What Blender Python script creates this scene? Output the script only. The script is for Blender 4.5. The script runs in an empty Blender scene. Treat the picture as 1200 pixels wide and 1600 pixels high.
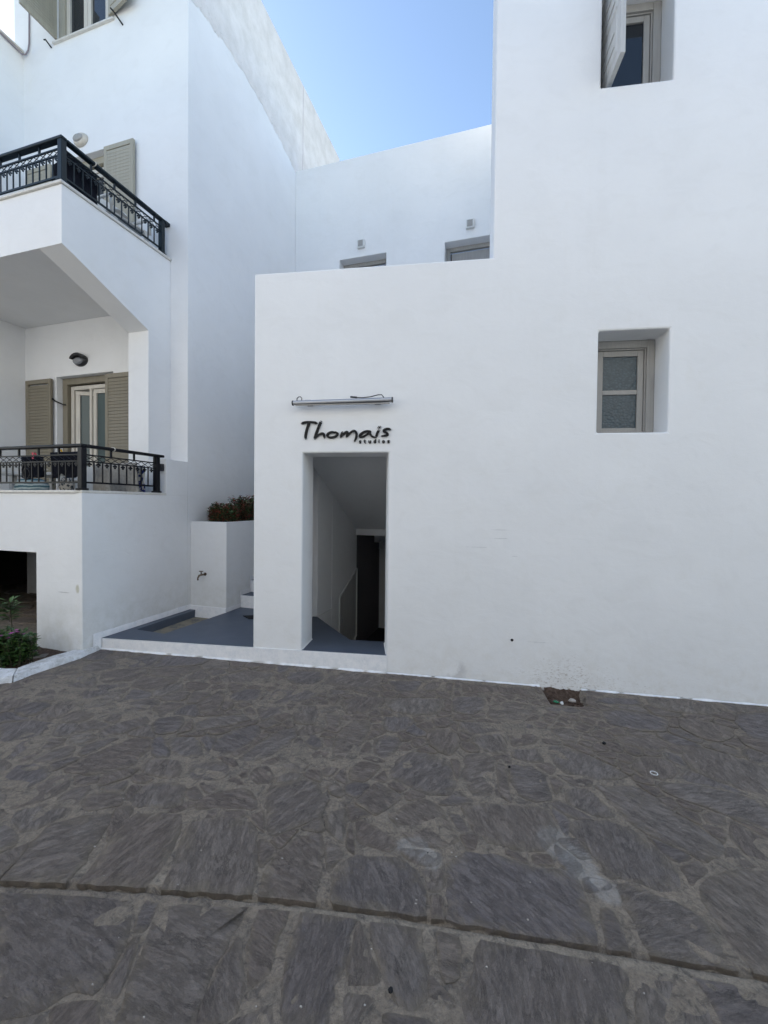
import bpy, math, random
from mathutils import Vector, Matrix, noise
R_ = math.radians
C = bpy.context.scene.collection
random.seed(7)

# ---------------------------------------------------------------- camera, sky, sun, exposure
YL, YR = -0.292335, -0.1387257          # headings of the left and of the right building
pitch, roll = 0.0196071, -0.01065
cp, sp, cr, sr = math.cos(pitch), math.sin(pitch), math.cos(roll), math.sin(roll)
fw = Vector((0, cp, -sp)); dn = Vector((0, -sp, -cp)); rt = Vector((1, 0, 0))
rt2 = cr*rt + sr*dn; dn2 = -sr*rt + cr*dn
cam = bpy.data.objects.new('camera', bpy.data.cameras.new('camera')); C.objects.link(cam)
m = Matrix((rt2, -dn2, -fw)).transposed().to_4x4(); m.translation = (0, 0, 1.72)
cam.matrix_world = m
cam.data.sensor_fit = 'HORIZONTAL'; cam.data.sensor_width = 36; cam.data.lens = 19.65
cam.data.clip_end = 1000; cam.data.clip_start = 0.05
sc = bpy.context.scene; sc.camera = cam
SUN_AZ, SUN_EL = R_(-56), R_(25)        # azimuth from +Y towards +X
w = bpy.data.worlds.new('World'); sc.world = w; w.use_nodes = True
nt = w.node_tree; sky = nt.nodes.new('ShaderNodeTexSky'); sky.sky_type = 'NISHITA'; sky.sun_disc = False
sky.sun_elevation = SUN_EL; sky.sun_rotation = SUN_AZ
sky.altitude = 0; sky.air_density = 1.0; sky.dust_density = 0.6; sky.ozone_density = 1.0
bg = nt.nodes['Background']; bg.inputs[1].default_value = 0.15
nt.links.new(sky.outputs[0], bg.inputs[0])
sl = bpy.data.lights.new('sun', 'SUN'); sl.energy = 4.0; sl.angle = R_(0.5); sl.color = (1, .93, .80)
so = bpy.data.objects.new('sun', sl); C.objects.link(so)
d = Vector((math.sin(SUN_AZ)*math.cos(SUN_EL), math.cos(SUN_AZ)*math.cos(SUN_EL), math.sin(SUN_EL)))
so.rotation_euler = d.to_track_quat('Z', 'Y').to_euler(); so.location = (-30, 20, 30)
sc.view_settings.view_transform = 'Standard'; sc.view_settings.look = 'None'
sc.view_settings.gamma = 1; sc.view_settings.use_curve_mapping = False
sc.view_settings.exposure = 1.22

# ---------------------------------------------------------------- frames
def axes(F):
    a = {'L': YL, 'R': YR, 'W': 0}[F]
    return Vector((math.cos(a), math.sin(a), 0)), Vector((-math.sin(a), math.cos(a), 0))
def wpos(F, p):
    U, V = axes(F); return U*p[0] + V*p[1] + Vector((0, 0, p[2]))
def to(F, G, u, v):
    p = wpos(F, (u, v, 0)); U, V = axes(G); return p.dot(U), p.dot(V)
ANG = {'L': YL, 'R': YR, 'W': 0}
def zg(u): return -.019*(max(-8, min(8, u)) + .6)

# ---------------------------------------------------------------- materials
def mat(name, col=(.5, .5, .5), rough=.6, metal=0, fn=None, spec=.5):
    m = bpy.data.materials.new(name); m.use_nodes = True
    b = m.node_tree.nodes['Principled BSDF']
    b.inputs['Base Color'].default_value = (*col, 1); b.inputs['Roughness'].default_value = rough
    b.inputs['Metallic'].default_value = metal; b.inputs['Specular IOR Level'].default_value = spec
    if fn: fn(NT(m.node_tree, b))
    return m
class NT:
    def __init__(s, t, b): s.t, s.b = t, b
    def n(s, typ, **kw):
        x = s.t.nodes.new(typ)
        for k, v in kw.items(): setattr(x, k, v)
        return x
    def l(s, a, b): s.t.links.new(a, b)
    def pos(s): return s.n('ShaderNodeNewGeometry').outputs['Position']
    def obj(s): return s.n('ShaderNodeTexCoord').outputs['Object']
    def rnd(s): return s.n('ShaderNodeObjectInfo').outputs['Random']
    def mapping(s, vec, scale=(1, 1, 1), rot=(0, 0, 0), loc=(0, 0, 0)):
        x = s.n('ShaderNodeMapping'); s.l(vec, x.inputs[0])
        x.inputs['Scale'].default_value = scale; x.inputs['Rotation'].default_value = rot; x.inputs['Location'].default_value = loc
        return x.outputs[0]
    def noise(s, vec, scale, detail=4, rough=.55, dist=0):
        x = s.n('ShaderNodeTexNoise'); s.l(vec, x.inputs['Vector'])
        x.inputs['Scale'].default_value = scale; x.inputs['Detail'].default_value = detail
        x.inputs['Roughness'].default_value = rough; x.inputs['Distortion'].default_value = dist
        return x.outputs['Fac']
    def ramp(s, fac, stops):
        x = s.n('ShaderNodeValToRGB'); s.l(fac, x.inputs[0]); e = x.color_ramp.elements
        while len(e) < len(stops): e.new(.5)
        for i, (p, c) in enumerate(stops):
            e[i].position = p; e[i].color = (*c, 1) if len(c) == 3 else c
        return x.outputs[0]
    def rng(s, v, a, b, c=0, d=1):
        x = s.n('ShaderNodeMapRange'); s.l(v, x.inputs[0])
        for i, q in enumerate((a, b, c, d)): x.inputs[i+1].default_value = q
        return x.outputs[0]
    def math(s, op, a, b=None, c=None):
        x = s.n('ShaderNodeMath', operation=op)
        for i, q in enumerate((a, b, c)):
            if q is None: continue
            if isinstance(q, (int, float)): x.inputs[i].default_value = q
            else: s.l(q, x.inputs[i])
        return x.outputs[0]
    def mix(s, fac, a, b, mode='MIX'):
        x = s.n('ShaderNodeMix', data_type='RGBA', blend_type=mode)
        for i, q in ((0, fac), (6, a), (7, b)):
            if isinstance(q, (int, float)): x.inputs[i].default_value = q
            elif isinstance(q, tuple): x.inputs[i].default_value = (*q, 1)
            else: s.l(q, x.inputs[i])
        return x.outputs[2]
    def bump(s, h, strength=.3, dist=.01, normal=None):
        x = s.n('ShaderNodeBump'); s.l(h, x.inputs['Height'])
        x.inputs['Strength'].default_value = strength; x.inputs['Distance'].default_value = dist
        if normal: s.l(normal, x.inputs['Normal'])
        return x.outputs[0]
    def col(s, c): s.l(c, s.b.inputs['Base Color'])
    def nor(s, c): s.l(c, s.b.inputs['Normal'])
    def blob(s, vec, F, c, r, warp=None):
        """soft mask 1 inside an ellipse at frame point c with radii r, edge broken by a noise"""
        p = wpos(F, c)
        a = s.n('ShaderNodeVectorMath', operation='SUBTRACT'); s.l(vec, a.inputs[0]); a.inputs[1].default_value = p
        q = s.n('ShaderNodeVectorRotate', rotation_type='Z_AXIS'); s.l(a.outputs[0], q.inputs['Vector'])
        q.inputs['Angle'].default_value = -ANG[F]
        k = s.n('ShaderNodeVectorMath', operation='MULTIPLY'); s.l(q.outputs[0], k.inputs[0])
        k.inputs[1].default_value = (1/r[0], 1/r[1], 1/r[2])
        ln = s.n('ShaderNodeVectorMath', operation='LENGTH'); s.l(k.outputs[0], ln.inputs[0])
        v = ln.outputs['Value']
        if warp is not None: v = s.math('ADD', v, s.math('MULTIPLY', s.math('SUBTRACT', warp, .5), 1.6))
        return v

def plaster_fn(kind):
    def f(n):
        P = n.pos()
        big = n.noise(P, .9, 4); med = n.noise(P, 5, 4, .6); fine = n.noise(P, 160, 3)
        streak = n.noise(n.mapping(P, (3.5, 3.5, .25)), 1.5, 5, .65)
        c = n.ramp(big, [(.3, (.780, .786, .790)), (.7, (.832, .838, .842))])
        c = n.mix(n.rng(streak, .55, .8, 0, .10), c, (.66, .65, .63))
        z = n.n('ShaderNodeSeparateXYZ'); n.l(P, z.inputs[0]); Z = z.outputs[2]
        tr = n.noise(n.mapping(P, (1, 1, 1.6)), 3.2, 5, .55, .8)
        c = n.mix(n.rng(tr, .52, .66, 0, .14), c, (.70, .70, .69)); c = n.mix(n.rng(n.noise(P, 1.7, 6, .75), .58, .72, 0, .25), c, (.72, .71, .67))
        h = n.math('ADD', n.math('MULTIPLY', n.noise(P, 2.2, 3, .5), .016), n.math('MULTIPLY', med, .005)); h = n.math('ADD', h, n.math('MULTIPLY', tr, .007))
        h = n.math('ADD', h, n.math('MULTIPLY', fine, .0014))
        if kind == 'R':
            w1 = n.noise(P, 9, 5, .7); w2 = n.noise(n.mapping(P, (1, 1, 2.2)), 34, 4, .75)
            sp_ = n.math('MULTIPLY', n.rng(n.blob(P, 'R', (1.18, 4.188, .03), (.42, 3, .24), w1), .3, 1.15, 1, 0), n.rng(w2, .52, .66))
            c = n.mix(n.math('MULTIPLY', sp_, .75), c, (.30, .25, .20))
            sp2 = n.math('MULTIPLY', n.rng(n.blob(P, 'R', (1.75, 4.188, -.02), (.5, 3, .14), w1), .3, 1.15, 1, 0), n.rng(w2, .55, .70))
            c = n.mix(n.math('MULTIPLY', sp2, .5), c, (.40, .36, .31))
            a = n.rng(n.blob(P, 'R', (.14, 4.188, .07), (.16, 3, .13), w1), .55, .95, 1, 0)
            b = n.rng(n.blob(P, 'R', (.07, 4.188, .12), (.15, 3, .13), w1), .6, .95, 1, 0)
            c = n.mix(n.math('MULTIPLY', n.math('MULTIPLY', a, n.math('SUBTRACT', 1, b)), .5), c, (.42, .42, .43))
            for (u, z_, ru, rz) in ((.345, 1.305, .13, .0035), (.57, 1.395, .085, .004), (.555, 1.478, .10, .003), (.69, 1.225, .03, .004), (.93, .40, .12, .003)):
                g = n.rng(n.blob(P, 'R', (u, 4.188, z_), (ru, 3, rz), n.noise(P, 30, 2)), .5, 1.1, 1, 0)
                c = n.mix(n.math('MULTIPLY', g, .45), c, (.40, .41, .43))
            c = n.mix(n.math('MULTIPLY', n.rng(Z, .0, .6, 1, 0), n.rng(w1, .45, .7, 0, .35)), c, (.62, .59, .53))
        if kind == 'L':
            w1 = n.noise(P, 7, 5, .7); w3 = n.noise(P, 2.2, 5, .65)
            c = n.mix(n.math('MULTIPLY', n.math('MULTIPLY', n.rng(Z, .05, .8, 1, 0), n.rng(w1, .35, .65)), .5), c, (.53, .52, .45))
            c = n.mix(n.math('MULTIPLY', n.rng(n.blob(P, 'L', (-4.62, 3.345, .72), (.10, 3, .006), w1), .5, 1.1, 1, 0), .6), c, (.35, .35, .35))
            c = n.mix(n.math('MULTIPLY', n.rng(n.blob(P, 'L', (-4.43, 3.345, .77), (.03, 3, .05), w1), .5, 1.1, 1, 0), .6), c, (.40, .38, .24))
            # older rough render above the neighbour's former roof line
            q = n.n('ShaderNodeVectorRotate', rotation_type='Z_AXIS'); n.l(P, q.inputs['Vector']); q.inputs['Angle'].default_value = -YL
            s3 = n.n('ShaderNodeSeparateXYZ'); n.l(q.outputs[0], s3.inputs[0]); V = s3.outputs[1]; U = s3.outputs[0]
            line = n.math('ADD', 8.86, n.math('MULTIPLY', n.math('POWER', n.math('ABSOLUTE', n.math('SUBTRACT', V, 6.1)), 2), -.1))
            dz = n.math('SUBTRACT', n.math('ADD', Z, n.math('MULTIPLY', n.math('SUBTRACT', n.noise(P, 6, 5, .7), .5), .22)), line)
            side = n.math('GREATER_THAN', U, -4.45)
            up = n.math('MULTIPLY', n.rng(dz, -.01, .015), side)
            near = n.math('MULTIPLY', n.rng(n.math('ABSOLUTE', dz), 0, .42, 1, 0), up)
            seam = n.math('MULTIPLY', n.math('MULTIPLY', n.rng(n.math('ABSOLUTE', n.math('SUBTRACT', n.math('ADD', V, n.math('MULTIPLY', w3, .05)), 8.225)), .006, .02, 1, 0), up), side)
            rn = n.noise(P, 14, 8, .75); rn2 = n.noise(P, 3.5, 6, .7)
            c2 = n.ramp(rn2, [(.35, (.70, .67, .64)), (.65, (.83, .80, .78))])
            c2 = n.mix(n.math('MULTIPLY', n.rng(rn, .55, .72), n.math('ADD', .10, n.math('MULTIPLY', near, .7))), c2, (.40, .36, .31))
            c = n.mix(up, c, c2)
            c = n.mix(n.math('MULTIPLY', seam, .55), c, (.42, .36, .38))
            h = n.math('ADD', h, n.math('MULTIPLY', up, n.math('ADD', n.math('MULTIPLY', rn, n.math('ADD', .012, n.math('MULTIPLY', near, .05))), n.math('MULTIPLY', rn2, .02))))
        n.col(c); n.nor(n.bump(h, .55, 1.0))
    return f
M = {}
M['plasterR'] = mat('white_plaster', rough=.92, fn=plaster_fn('R'), spec=.2)
M['plasterL'] = mat('white_plaster_neighbour', rough=.92, fn=plaster_fn('L'), spec=.2)
M['plaster'] = mat('white_render', rough=.92, fn=plaster_fn('P'), spec=.2)
def f_paint(n):
    P = n.pos(); c = n.ramp(n.noise(P, 12, 5, .7), [(.3, (.74, .76, .79)), (.6, (.87, .87, .88))])
    c = n.mix(n.rng(n.noise(P, 26, 5, .8), .60, .72, 0, .5), c, (.45, .44, .43))
    n.col(c); n.nor(n.bump(n.noise(P, 40, 4, .6), .4, .006))
M['whitepaint'] = mat('thick_white_limewash', rough=.8, fn=f_paint, spec=.3)
def f_kerb(n):
    P = n.pos(); c = n.ramp(n.noise(P, 9, 5, .75), [(.35, (.50, .50, .49)), (.6, (.76, .77, .79))])
    c = n.mix(n.rng(n.noise(P, 17, 6, .8), .56, .66, 0, .75), c, (.27, .25, .23))
    n.col(c); n.nor(n.bump(n.noise(P, 25, 5, .7), .6, .012))
M['kerb'] = mat('worn_white_kerb_paint', rough=.9, fn=f_kerb, spec=.2)
def f_blue(n):
    P = n.pos(); a = n.noise(P, 3, 5, .65)
    c = n.ramp(a, [(.3, (.062, .082, .118)), (.7, (.092, .112, .148))])
    c = n.mix(n.rng(n.noise(P, 22, 5, .8), .62, .75, 0, .35), c, (.17, .18, .19))
    n.col(c); n.l(n.rng(a, .3, .7, .42, .62), n.b.inputs['Roughness']); n.nor(n.bump(n.noise(P, 50, 4), .25, .004))
M['blue'] = mat('blue_grey_floor_paint', rough=.5, fn=f_blue)
def f_sand(n):
    P = n.pos(); c = n.ramp(n.noise(P, 8, 5, .7), [(.35, (.10, .105, .12)), (.5, (.25, .225, .17)), (.8, (.29, .26, .21))])
    n.col(c); n.nor(n.bump(n.noise(P, 90, 3), .4, .004))
M['sand'] = mat('sandy_channel_bed', rough=.95, fn=f_sand)

def patches(n, P, c):
    wv = n.noise(P, 7, 5, .7)
    for (u, v, ru, rv, k) in ((-.13, 2.08, .09, .065, .5), (-.03, 2.03, .06, .065, .5), (.60, 2.25, .09, .12, .45), (.68, 2.12, .09, .12, .6), (.76, 1.99, .065, .085, .5)):
        g = n.rng(n.blob(P, 'R', (u, v, 0), (ru, rv, 2), wv), .7, 1.05, 1, 0)
        c = n.mix(n.math('MULTIPLY', g, n.math('MULTIPLY', n.rng(n.noise(P, 40, 4, .7), .3, .6, .55, 1), k)), c, (.40, .385, .37))
    return c
def f_stone(n):
    P = n.pos(); r = n.rnd()
    q = n.n('ShaderNodeVectorRotate', rotation_type='Z_AXIS'); n.l(P, q.inputs['Vector'])
    n.l(n.math('MULTIPLY', r, 3.14159), q.inputs['Angle'])
    V = q.outputs[0]
    add = n.n('ShaderNodeVectorMath', operation='ADD'); n.l(V, add.inputs[0])
    cx = n.n('ShaderNodeCombineXYZ'); n.l(n.math('MULTIPLY', r, 40), cx.inputs[2]); n.l(cx.outputs[0], add.inputs[1])
    V = add.outputs[0]
    crk = n.noise(n.mapping(V, (1, 2.6, 1)), 8, 12, .86, .25)          # wrinkled cleavage
    ridge = n.math('ABSOLUTE', n.math('SUBTRACT', n.noise(n.mapping(V, (1, 3.2, 1)), 5, 10, .80, .3), .5))
    chip = n.noise(n.mapping(V, (1, 1.6, 1)), 62, 5, .8, .5)
    gr = n.noise(P, 320, 3, .75); broad = n.noise(V, 4.5, 4, .6)
    lay = n.n('ShaderNodeTexWave', wave_type='BANDS', bands_direction='Y'); n.l(n.mapping(V, (1, 1, 1)), lay.inputs['Vector'])
    lay.inputs['Scale'].default_value = 5; lay.inputs['Distortion'].default_value = 9; lay.inputs['Detail'].default_value = 6; lay.inputs['Detail Scale'].default_value = 2.5; lay.inputs['Detail Roughness'].default_value = .7
    L_ = lay.outputs['Fac']
    base = n.ramp(n.math('FRACT', n.math('MULTIPLY', r, 7.3)), [(0, (.256, .230, .224)), (.25, (.306, .268, .240)), (.5, (.276, .234, .208)), (.75, (.326, .288, .254)), (1, (.262, .238, .240))])
    c = n.mix(n.rng(crk, .36, .64), n.mix(1.0, base, (.55, .53, .53), 'MULTIPLY'), n.mix(1.0, base, (1.28, 1.25, 1.21), 'MULTIPLY'))
    c = n.mix(n.rng(broad, .35, .7, 0, .35), c, n.mix(1.0, base, (.75, .68, .64), 'MULTIPLY'))
    c = n.mix(n.math('MULTIPLY', n.rng(ridge, .0, .014, .75, 0), n.rng(n.noise(P, 9, 4, .7), .5, .6)), c, (.040, .035, .034))
    c = n.mix(n.rng(chip, .56, .70, 0, .45), c, (.26, .245, .23))
    c = n.mix(n.rng(chip, .27, .38, .55, 0), c, (.05, .045, .044))
    ed = n.n('ShaderNodeAttribute', attribute_name='edge').outputs['Fac']
    sm = n.math('ADD', n.math('MULTIPLY', ed, .62), n.math('MULTIPLY', n.math('SUBTRACT', n.noise(P, 7, 7, .78), .5), 2.6))
    c = n.mix(n.rng(sm, .25, .80, 0, .9), c, n.ramp(n.noise(P, 22, 4), [(.3, (.240, .204, .164)), (.7, (.345, .290, .228))]))
    c = n.mix(n.rng(gr, .66, .78, 0, .5), c, (.40, .39, .37))
    n.col(patches(n, P, c))
    h = n.math('ADD', n.math('MULTIPLY', crk, .030), n.math('MULTIPLY', chip, .013))
    h = n.math('ADD', h, n.math('MULTIPLY', n.rng(ridge, 0, .03), .006)); h = n.math('ADD', h, n.math('ADD', n.math('MULTIPLY', L_, .005), n.math('MULTIPLY', broad, .03))); h = n.math('ADD', h, n.math('MULTIPLY', gr, .0022))
    n.nor(n.bump(h, .95, 1.0)); n.b.inputs['Roughness'].default_value = .72
M['stone'] = mat('grey_schist', rough=.7, fn=f_stone, spec=.3)
def f_mortar(n):
    P = n.pos(); a = n.noise(P, 5, 6, .7); b = n.noise(P, 55, 5, .75); g = n.noise(P, 260, 2); m_ = n.noise(P, 17, 7, .75, .8)
    c = n.ramp(a, [(.3, (.245, .210, .172)), (.55, (.305, .256, .204)), (.75, (.350, .294, .232))])
    q = n.n('ShaderNodeVectorRotate', rotation_type='Z_AXIS'); n.l(P, q.inputs['Vector']); q.inputs['Angle'].default_value = -YR
    s3 = n.n('ShaderNodeSeparateXYZ'); n.l(q.outputs[0], s3.inputs[0])
    c = n.mix(n.rng(n.math('ABSOLUTE', n.math('SUBTRACT', s3.outputs[1], 1.70)), .02, .045, .6, 0), c, (.38, .33, .265))
    c = n.mix(n.rng(m_, .36, .50, .7, 0), c, (.085, .078, .078))
    c = n.mix(n.rng(b, .35, .6, .45, 0), c, (.07, .063, .056))
    c = n.mix(n.rng(g, .64, .75, 0, .5), c, (.42, .41, .38))
    n.col(patches(n, P, c))
    n.nor(n.bump(n.math('ADD', n.math('MULTIPLY', m_, .024), n.math('MULTIPLY', b, .006)), .9, 1.0))
M['mortar'] = mat('sandy_mortar', rough=.95, fn=f_mortar, spec=.15)
def f_soil(n):
    P = n.pos(); n.col(n.ramp(n.noise(P, 30, 6, .75), [(.3, (.035, .024, .019)), (.6, (.125, .088, .068)), (.8, (.20, .155, .125))]))
    n.nor(n.bump(n.noise(P, 45, 6, .7), .9, .02))
M['soil'] = mat('brown_soil', rough=1, fn=f_soil, spec=.1)
def f_wood(base):
    def f(n):
        P = n.obj(); a = n.noise(n.mapping(P, (12, 12, 1)), 4, 5, .6)
        n.col(n.mix(n.rng(a, .3, .7), tuple(x*.9 for x in base), tuple(min(1, x*1.08) for x in base)))
        n.nor(n.bump(a, .15, .003))
    return f
M['letter'] = mat('matt_black_lettering', (.006, .006, .007), .55, spec=.25, fn=lambda n: n.nor(n.bump(n.noise(n.pos(), 200, 2), .2, .001)))
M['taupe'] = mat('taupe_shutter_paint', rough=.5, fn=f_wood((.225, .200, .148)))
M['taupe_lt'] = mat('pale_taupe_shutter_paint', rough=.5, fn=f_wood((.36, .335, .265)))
M['beige'] = mat('beige_grey_window_paint', rough=.5, fn=f_wood((.34, .33, .31)))
M['cream'] = mat('cream_joinery', rough=.45, fn=f_wood((.60, .565, .50)))
M['greypanel'] = mat('pale_grey_shutter_paint', rough=.5, fn=f_wood((.50, .50, .49)))
M['greydoor'] = mat('mid_grey_door_paint', rough=.5, fn=f_wood((.33, .32, .31)))
def f_iron(n):
    P = n.pos(); n.nor(n.bump(n.noise(P, 90, 3), .2, .002))
M['iron'] = mat('black_painted_iron', (.008, .008, .011), .42, fn=f_iron, spec=.22)
M['irong'] = mat('dark_green_black_iron', (.008, .016, .022), .40, fn=f_iron, spec=.25)
def f_glass(n):
    P = n.pos(); n.nor(n.bump(n.noise(P, 4, 2), .05, .01))
M['glass'] = mat('dark_window_glass', (.012, .016, .022), .06, fn=f_glass, spec=.6)
M['glassg'] = mat('grey_green_glass_with_blind', (.075, .105, .105), .12, fn=f_glass)
def f_obs(n):
    P = n.obj(); a = n.n('ShaderNodeTexVoronoi'); n.l(n.mapping(P, (1, 1, 1.35)), a.inputs['Vector']); a.inputs['Scale'].default_value = 34
    n.col(n.mix(n.rng(a.outputs['Distance'], .1, .5), (.06, .095, .115), (.035, .058, .072))); n.nor(n.bump(a.outputs['Distance'], .35, .01))
M['obscure'] = mat('patterned_obscure_glass', (.05, .07, .08), .18, fn=f_obs)
M['marble'] = mat('pale_marble_coping', (.66, .64, .60), .5, fn=lambda n: (n.col(n.ramp(n.noise(n.pos(), 14, 6, .7), [(.3, (.55, .53, .49)), (.7, (.72, .70, .66))])),))
M['dim'] = mat('shade_toned_stair_wall', (.13, .12, .13), .9, fn=lambda n: n.nor(n.bump(n.noise(n.pos(), 20, 3), .3, .01)))  # dark tone stands in for light fading along the stair wall
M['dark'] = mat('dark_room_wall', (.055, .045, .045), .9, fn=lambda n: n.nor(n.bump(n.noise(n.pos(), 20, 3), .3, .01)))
def f_cloth(col, col2=None, sc_=30):
    def f(n):
        P = n.obj(); a = n.noise(P, sc_, 3)
        if col2: n.col(n.mix(n.rng(a, .50, .54), col, col2))
        else: n.col(n.mix(n.rng(a, .3, .7), tuple(x*.85 for x in col), tuple(x*1.1 for x in col)))
        n.nor(n.bump(n.noise(P, 400, 2), .3, .002))
    return f
M['blackcloth'] = mat('black_cotton', (.012, .013, .02), .95, fn=f_cloth((.012, .013, .02)), spec=.1)
M['beigecloth'] = mat('beige_cotton', (.42, .39, .34), .95, fn=f_cloth((.40, .375, .335)), spec=.1)
def f_stripe(n):
    P = n.obj(); s3 = n.n('ShaderNodeSeparateXYZ'); n.l(P, s3.inputs[0])
    wv = n.math('SINE', n.math('ADD', n.math('MULTIPLY', s3.outputs[2], 150), n.math('MULTIPLY', n.noise(P, 8, 3), 6)))
    n.col(n.mix(n.rng(wv, -.1, .1), (.45, .52, .52), (.08, .16, .19)))
M['stripe'] = mat('teal_striped_towelling', rough=.95, fn=f_stripe, spec=.1)
M['pattern'] = mat('patterned_towelling', rough=.95, fn=f_cloth((.45, .42, .38), (.05, .06, .07), 28), spec=.1)
M['bluewhite'] = mat('blue_and_white_printed_cotton', rough=.95, fn=f_cloth((.55, .55, .53), (.03, .04, .16), 16), spec=.1)
M['greyprint'] = mat('grey_printed_cotton', rough=.95, fn=f_cloth((.20, .21, .23), (.07, .08, .10), 22), spec=.1)
M['curtain'] = mat('sheer_curtain', (.55, .56, .55), .9, fn=f_cloth((.5, .51, .5)))
M['plastic'] = mat('white_moulded_plastic', (.62, .61, .58), .4, fn=f_wood((.60, .59, .56)))
M['creamlamp'] = mat('cream_lamp_plastic', (.55, .50, .42), .4, fn=f_wood((.56, .51, .43)))
M['lens'] = mat('frosted_lamp_glass', (.22, .23, .25), .25, fn=f_wood((.22, .23, .25)))
M['lensb'] = mat('dusty_lamp_glass', (.35, .34, .32), .25, fn=f_wood((.34, .33, .31)))
M['alu'] = mat('brushed_aluminium', (.42, .43, .45), .32, 1, fn=lambda n: n.nor(n.bump(n.noise(n.mapping(n.obj(), (2, 60, 60)), 5, 3), .15, .002)))
M['blackplastic'] = mat('black_plastic', (.015, .015, .018), .35, fn=f_iron)
M['whitelamp'] = mat('white_lamp_housing', (.66, .67, .66), .5, fn=f_wood((.64, .65, .64)))
M['brass'] = mat('weathered_brass', (.16, .12, .09), .45, .8, fn=f_iron)
M['pink'] = mat('pink_plastic', (.75, .06, .12), .4, fn=f_iron)
M['yellow'] = mat('yellow_plastic', (.75, .45, .03), .4, fn=f_iron)
M['grnglass'] = mat('green_bottle_glass', (.01, .16, .07), .15, fn=f_glass)
M['pebble'] = mat('pale_stone_chip', (.42, .37, .32), .8, fn=lambda n: n.col(n.ramp(n.noise(n.pos(), 40, 4), [(.3, (.30, .27, .24)), (.7, (.5, .46, .42))])))
M['ring'] = mat('white_plastic_ring', (.7, .7, .7), .5, fn=f_iron)
M['mat'] = mat('black_rubber', (.008, .008, .010), .9, fn=f_iron)
M['pipe'] = mat('grey_purple_cable_sheath', (.27, .24, .27), .6, fn=f_iron)
def f_leaf(cols):
    def f(n):
        P = n.pos(); g = n.n('ShaderNodeNewGeometry').outputs['Random Per Island']
        k = len(cols)
        n.col(n.mix(.12, n.ramp(g, [(i/(k-1), c) for i, c in enumerate(cols)]), n.ramp(n.noise(P, 60, 3), [(.3, (.02, .03, .015)), (.7, (.10, .12, .06))])))
    return f
M['leafg'] = mat('green_leaf', rough=.45, fn=f_leaf([(.02, .05, .015), (.035, .09, .025), (.08, .16, .035), (.028, .07, .02)]))
M['leafr'] = mat('red_tipped_leaf', rough=.5, fn=f_leaf([(.06, .14, .04), (.09, .17, .07), (.30, .045, .04), (.36, .06, .05), (.10, .18, .07), (.03, .055, .025), (.06, .13, .04)]))
M['leafy'] = mat('yellow_leaf', (.42, .40, .03), .5, fn=f_leaf([(.42, .40, .03), (.5, .46, .06)]))
M['stem'] = mat('plant_stem', (.05, .045, .025), .8, fn=f_iron)
M['flower'] = mat('magenta_petal', (.40, .05, .30), .6, fn=f_leaf([(.40, .05, .32), (.5, .1, .4)]))
M['flowero'] = mat('orange_petal', (.55, .08, .03), .6, fn=f_leaf([(.55, .08, .03), (.6, .15, .05)]))

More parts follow.
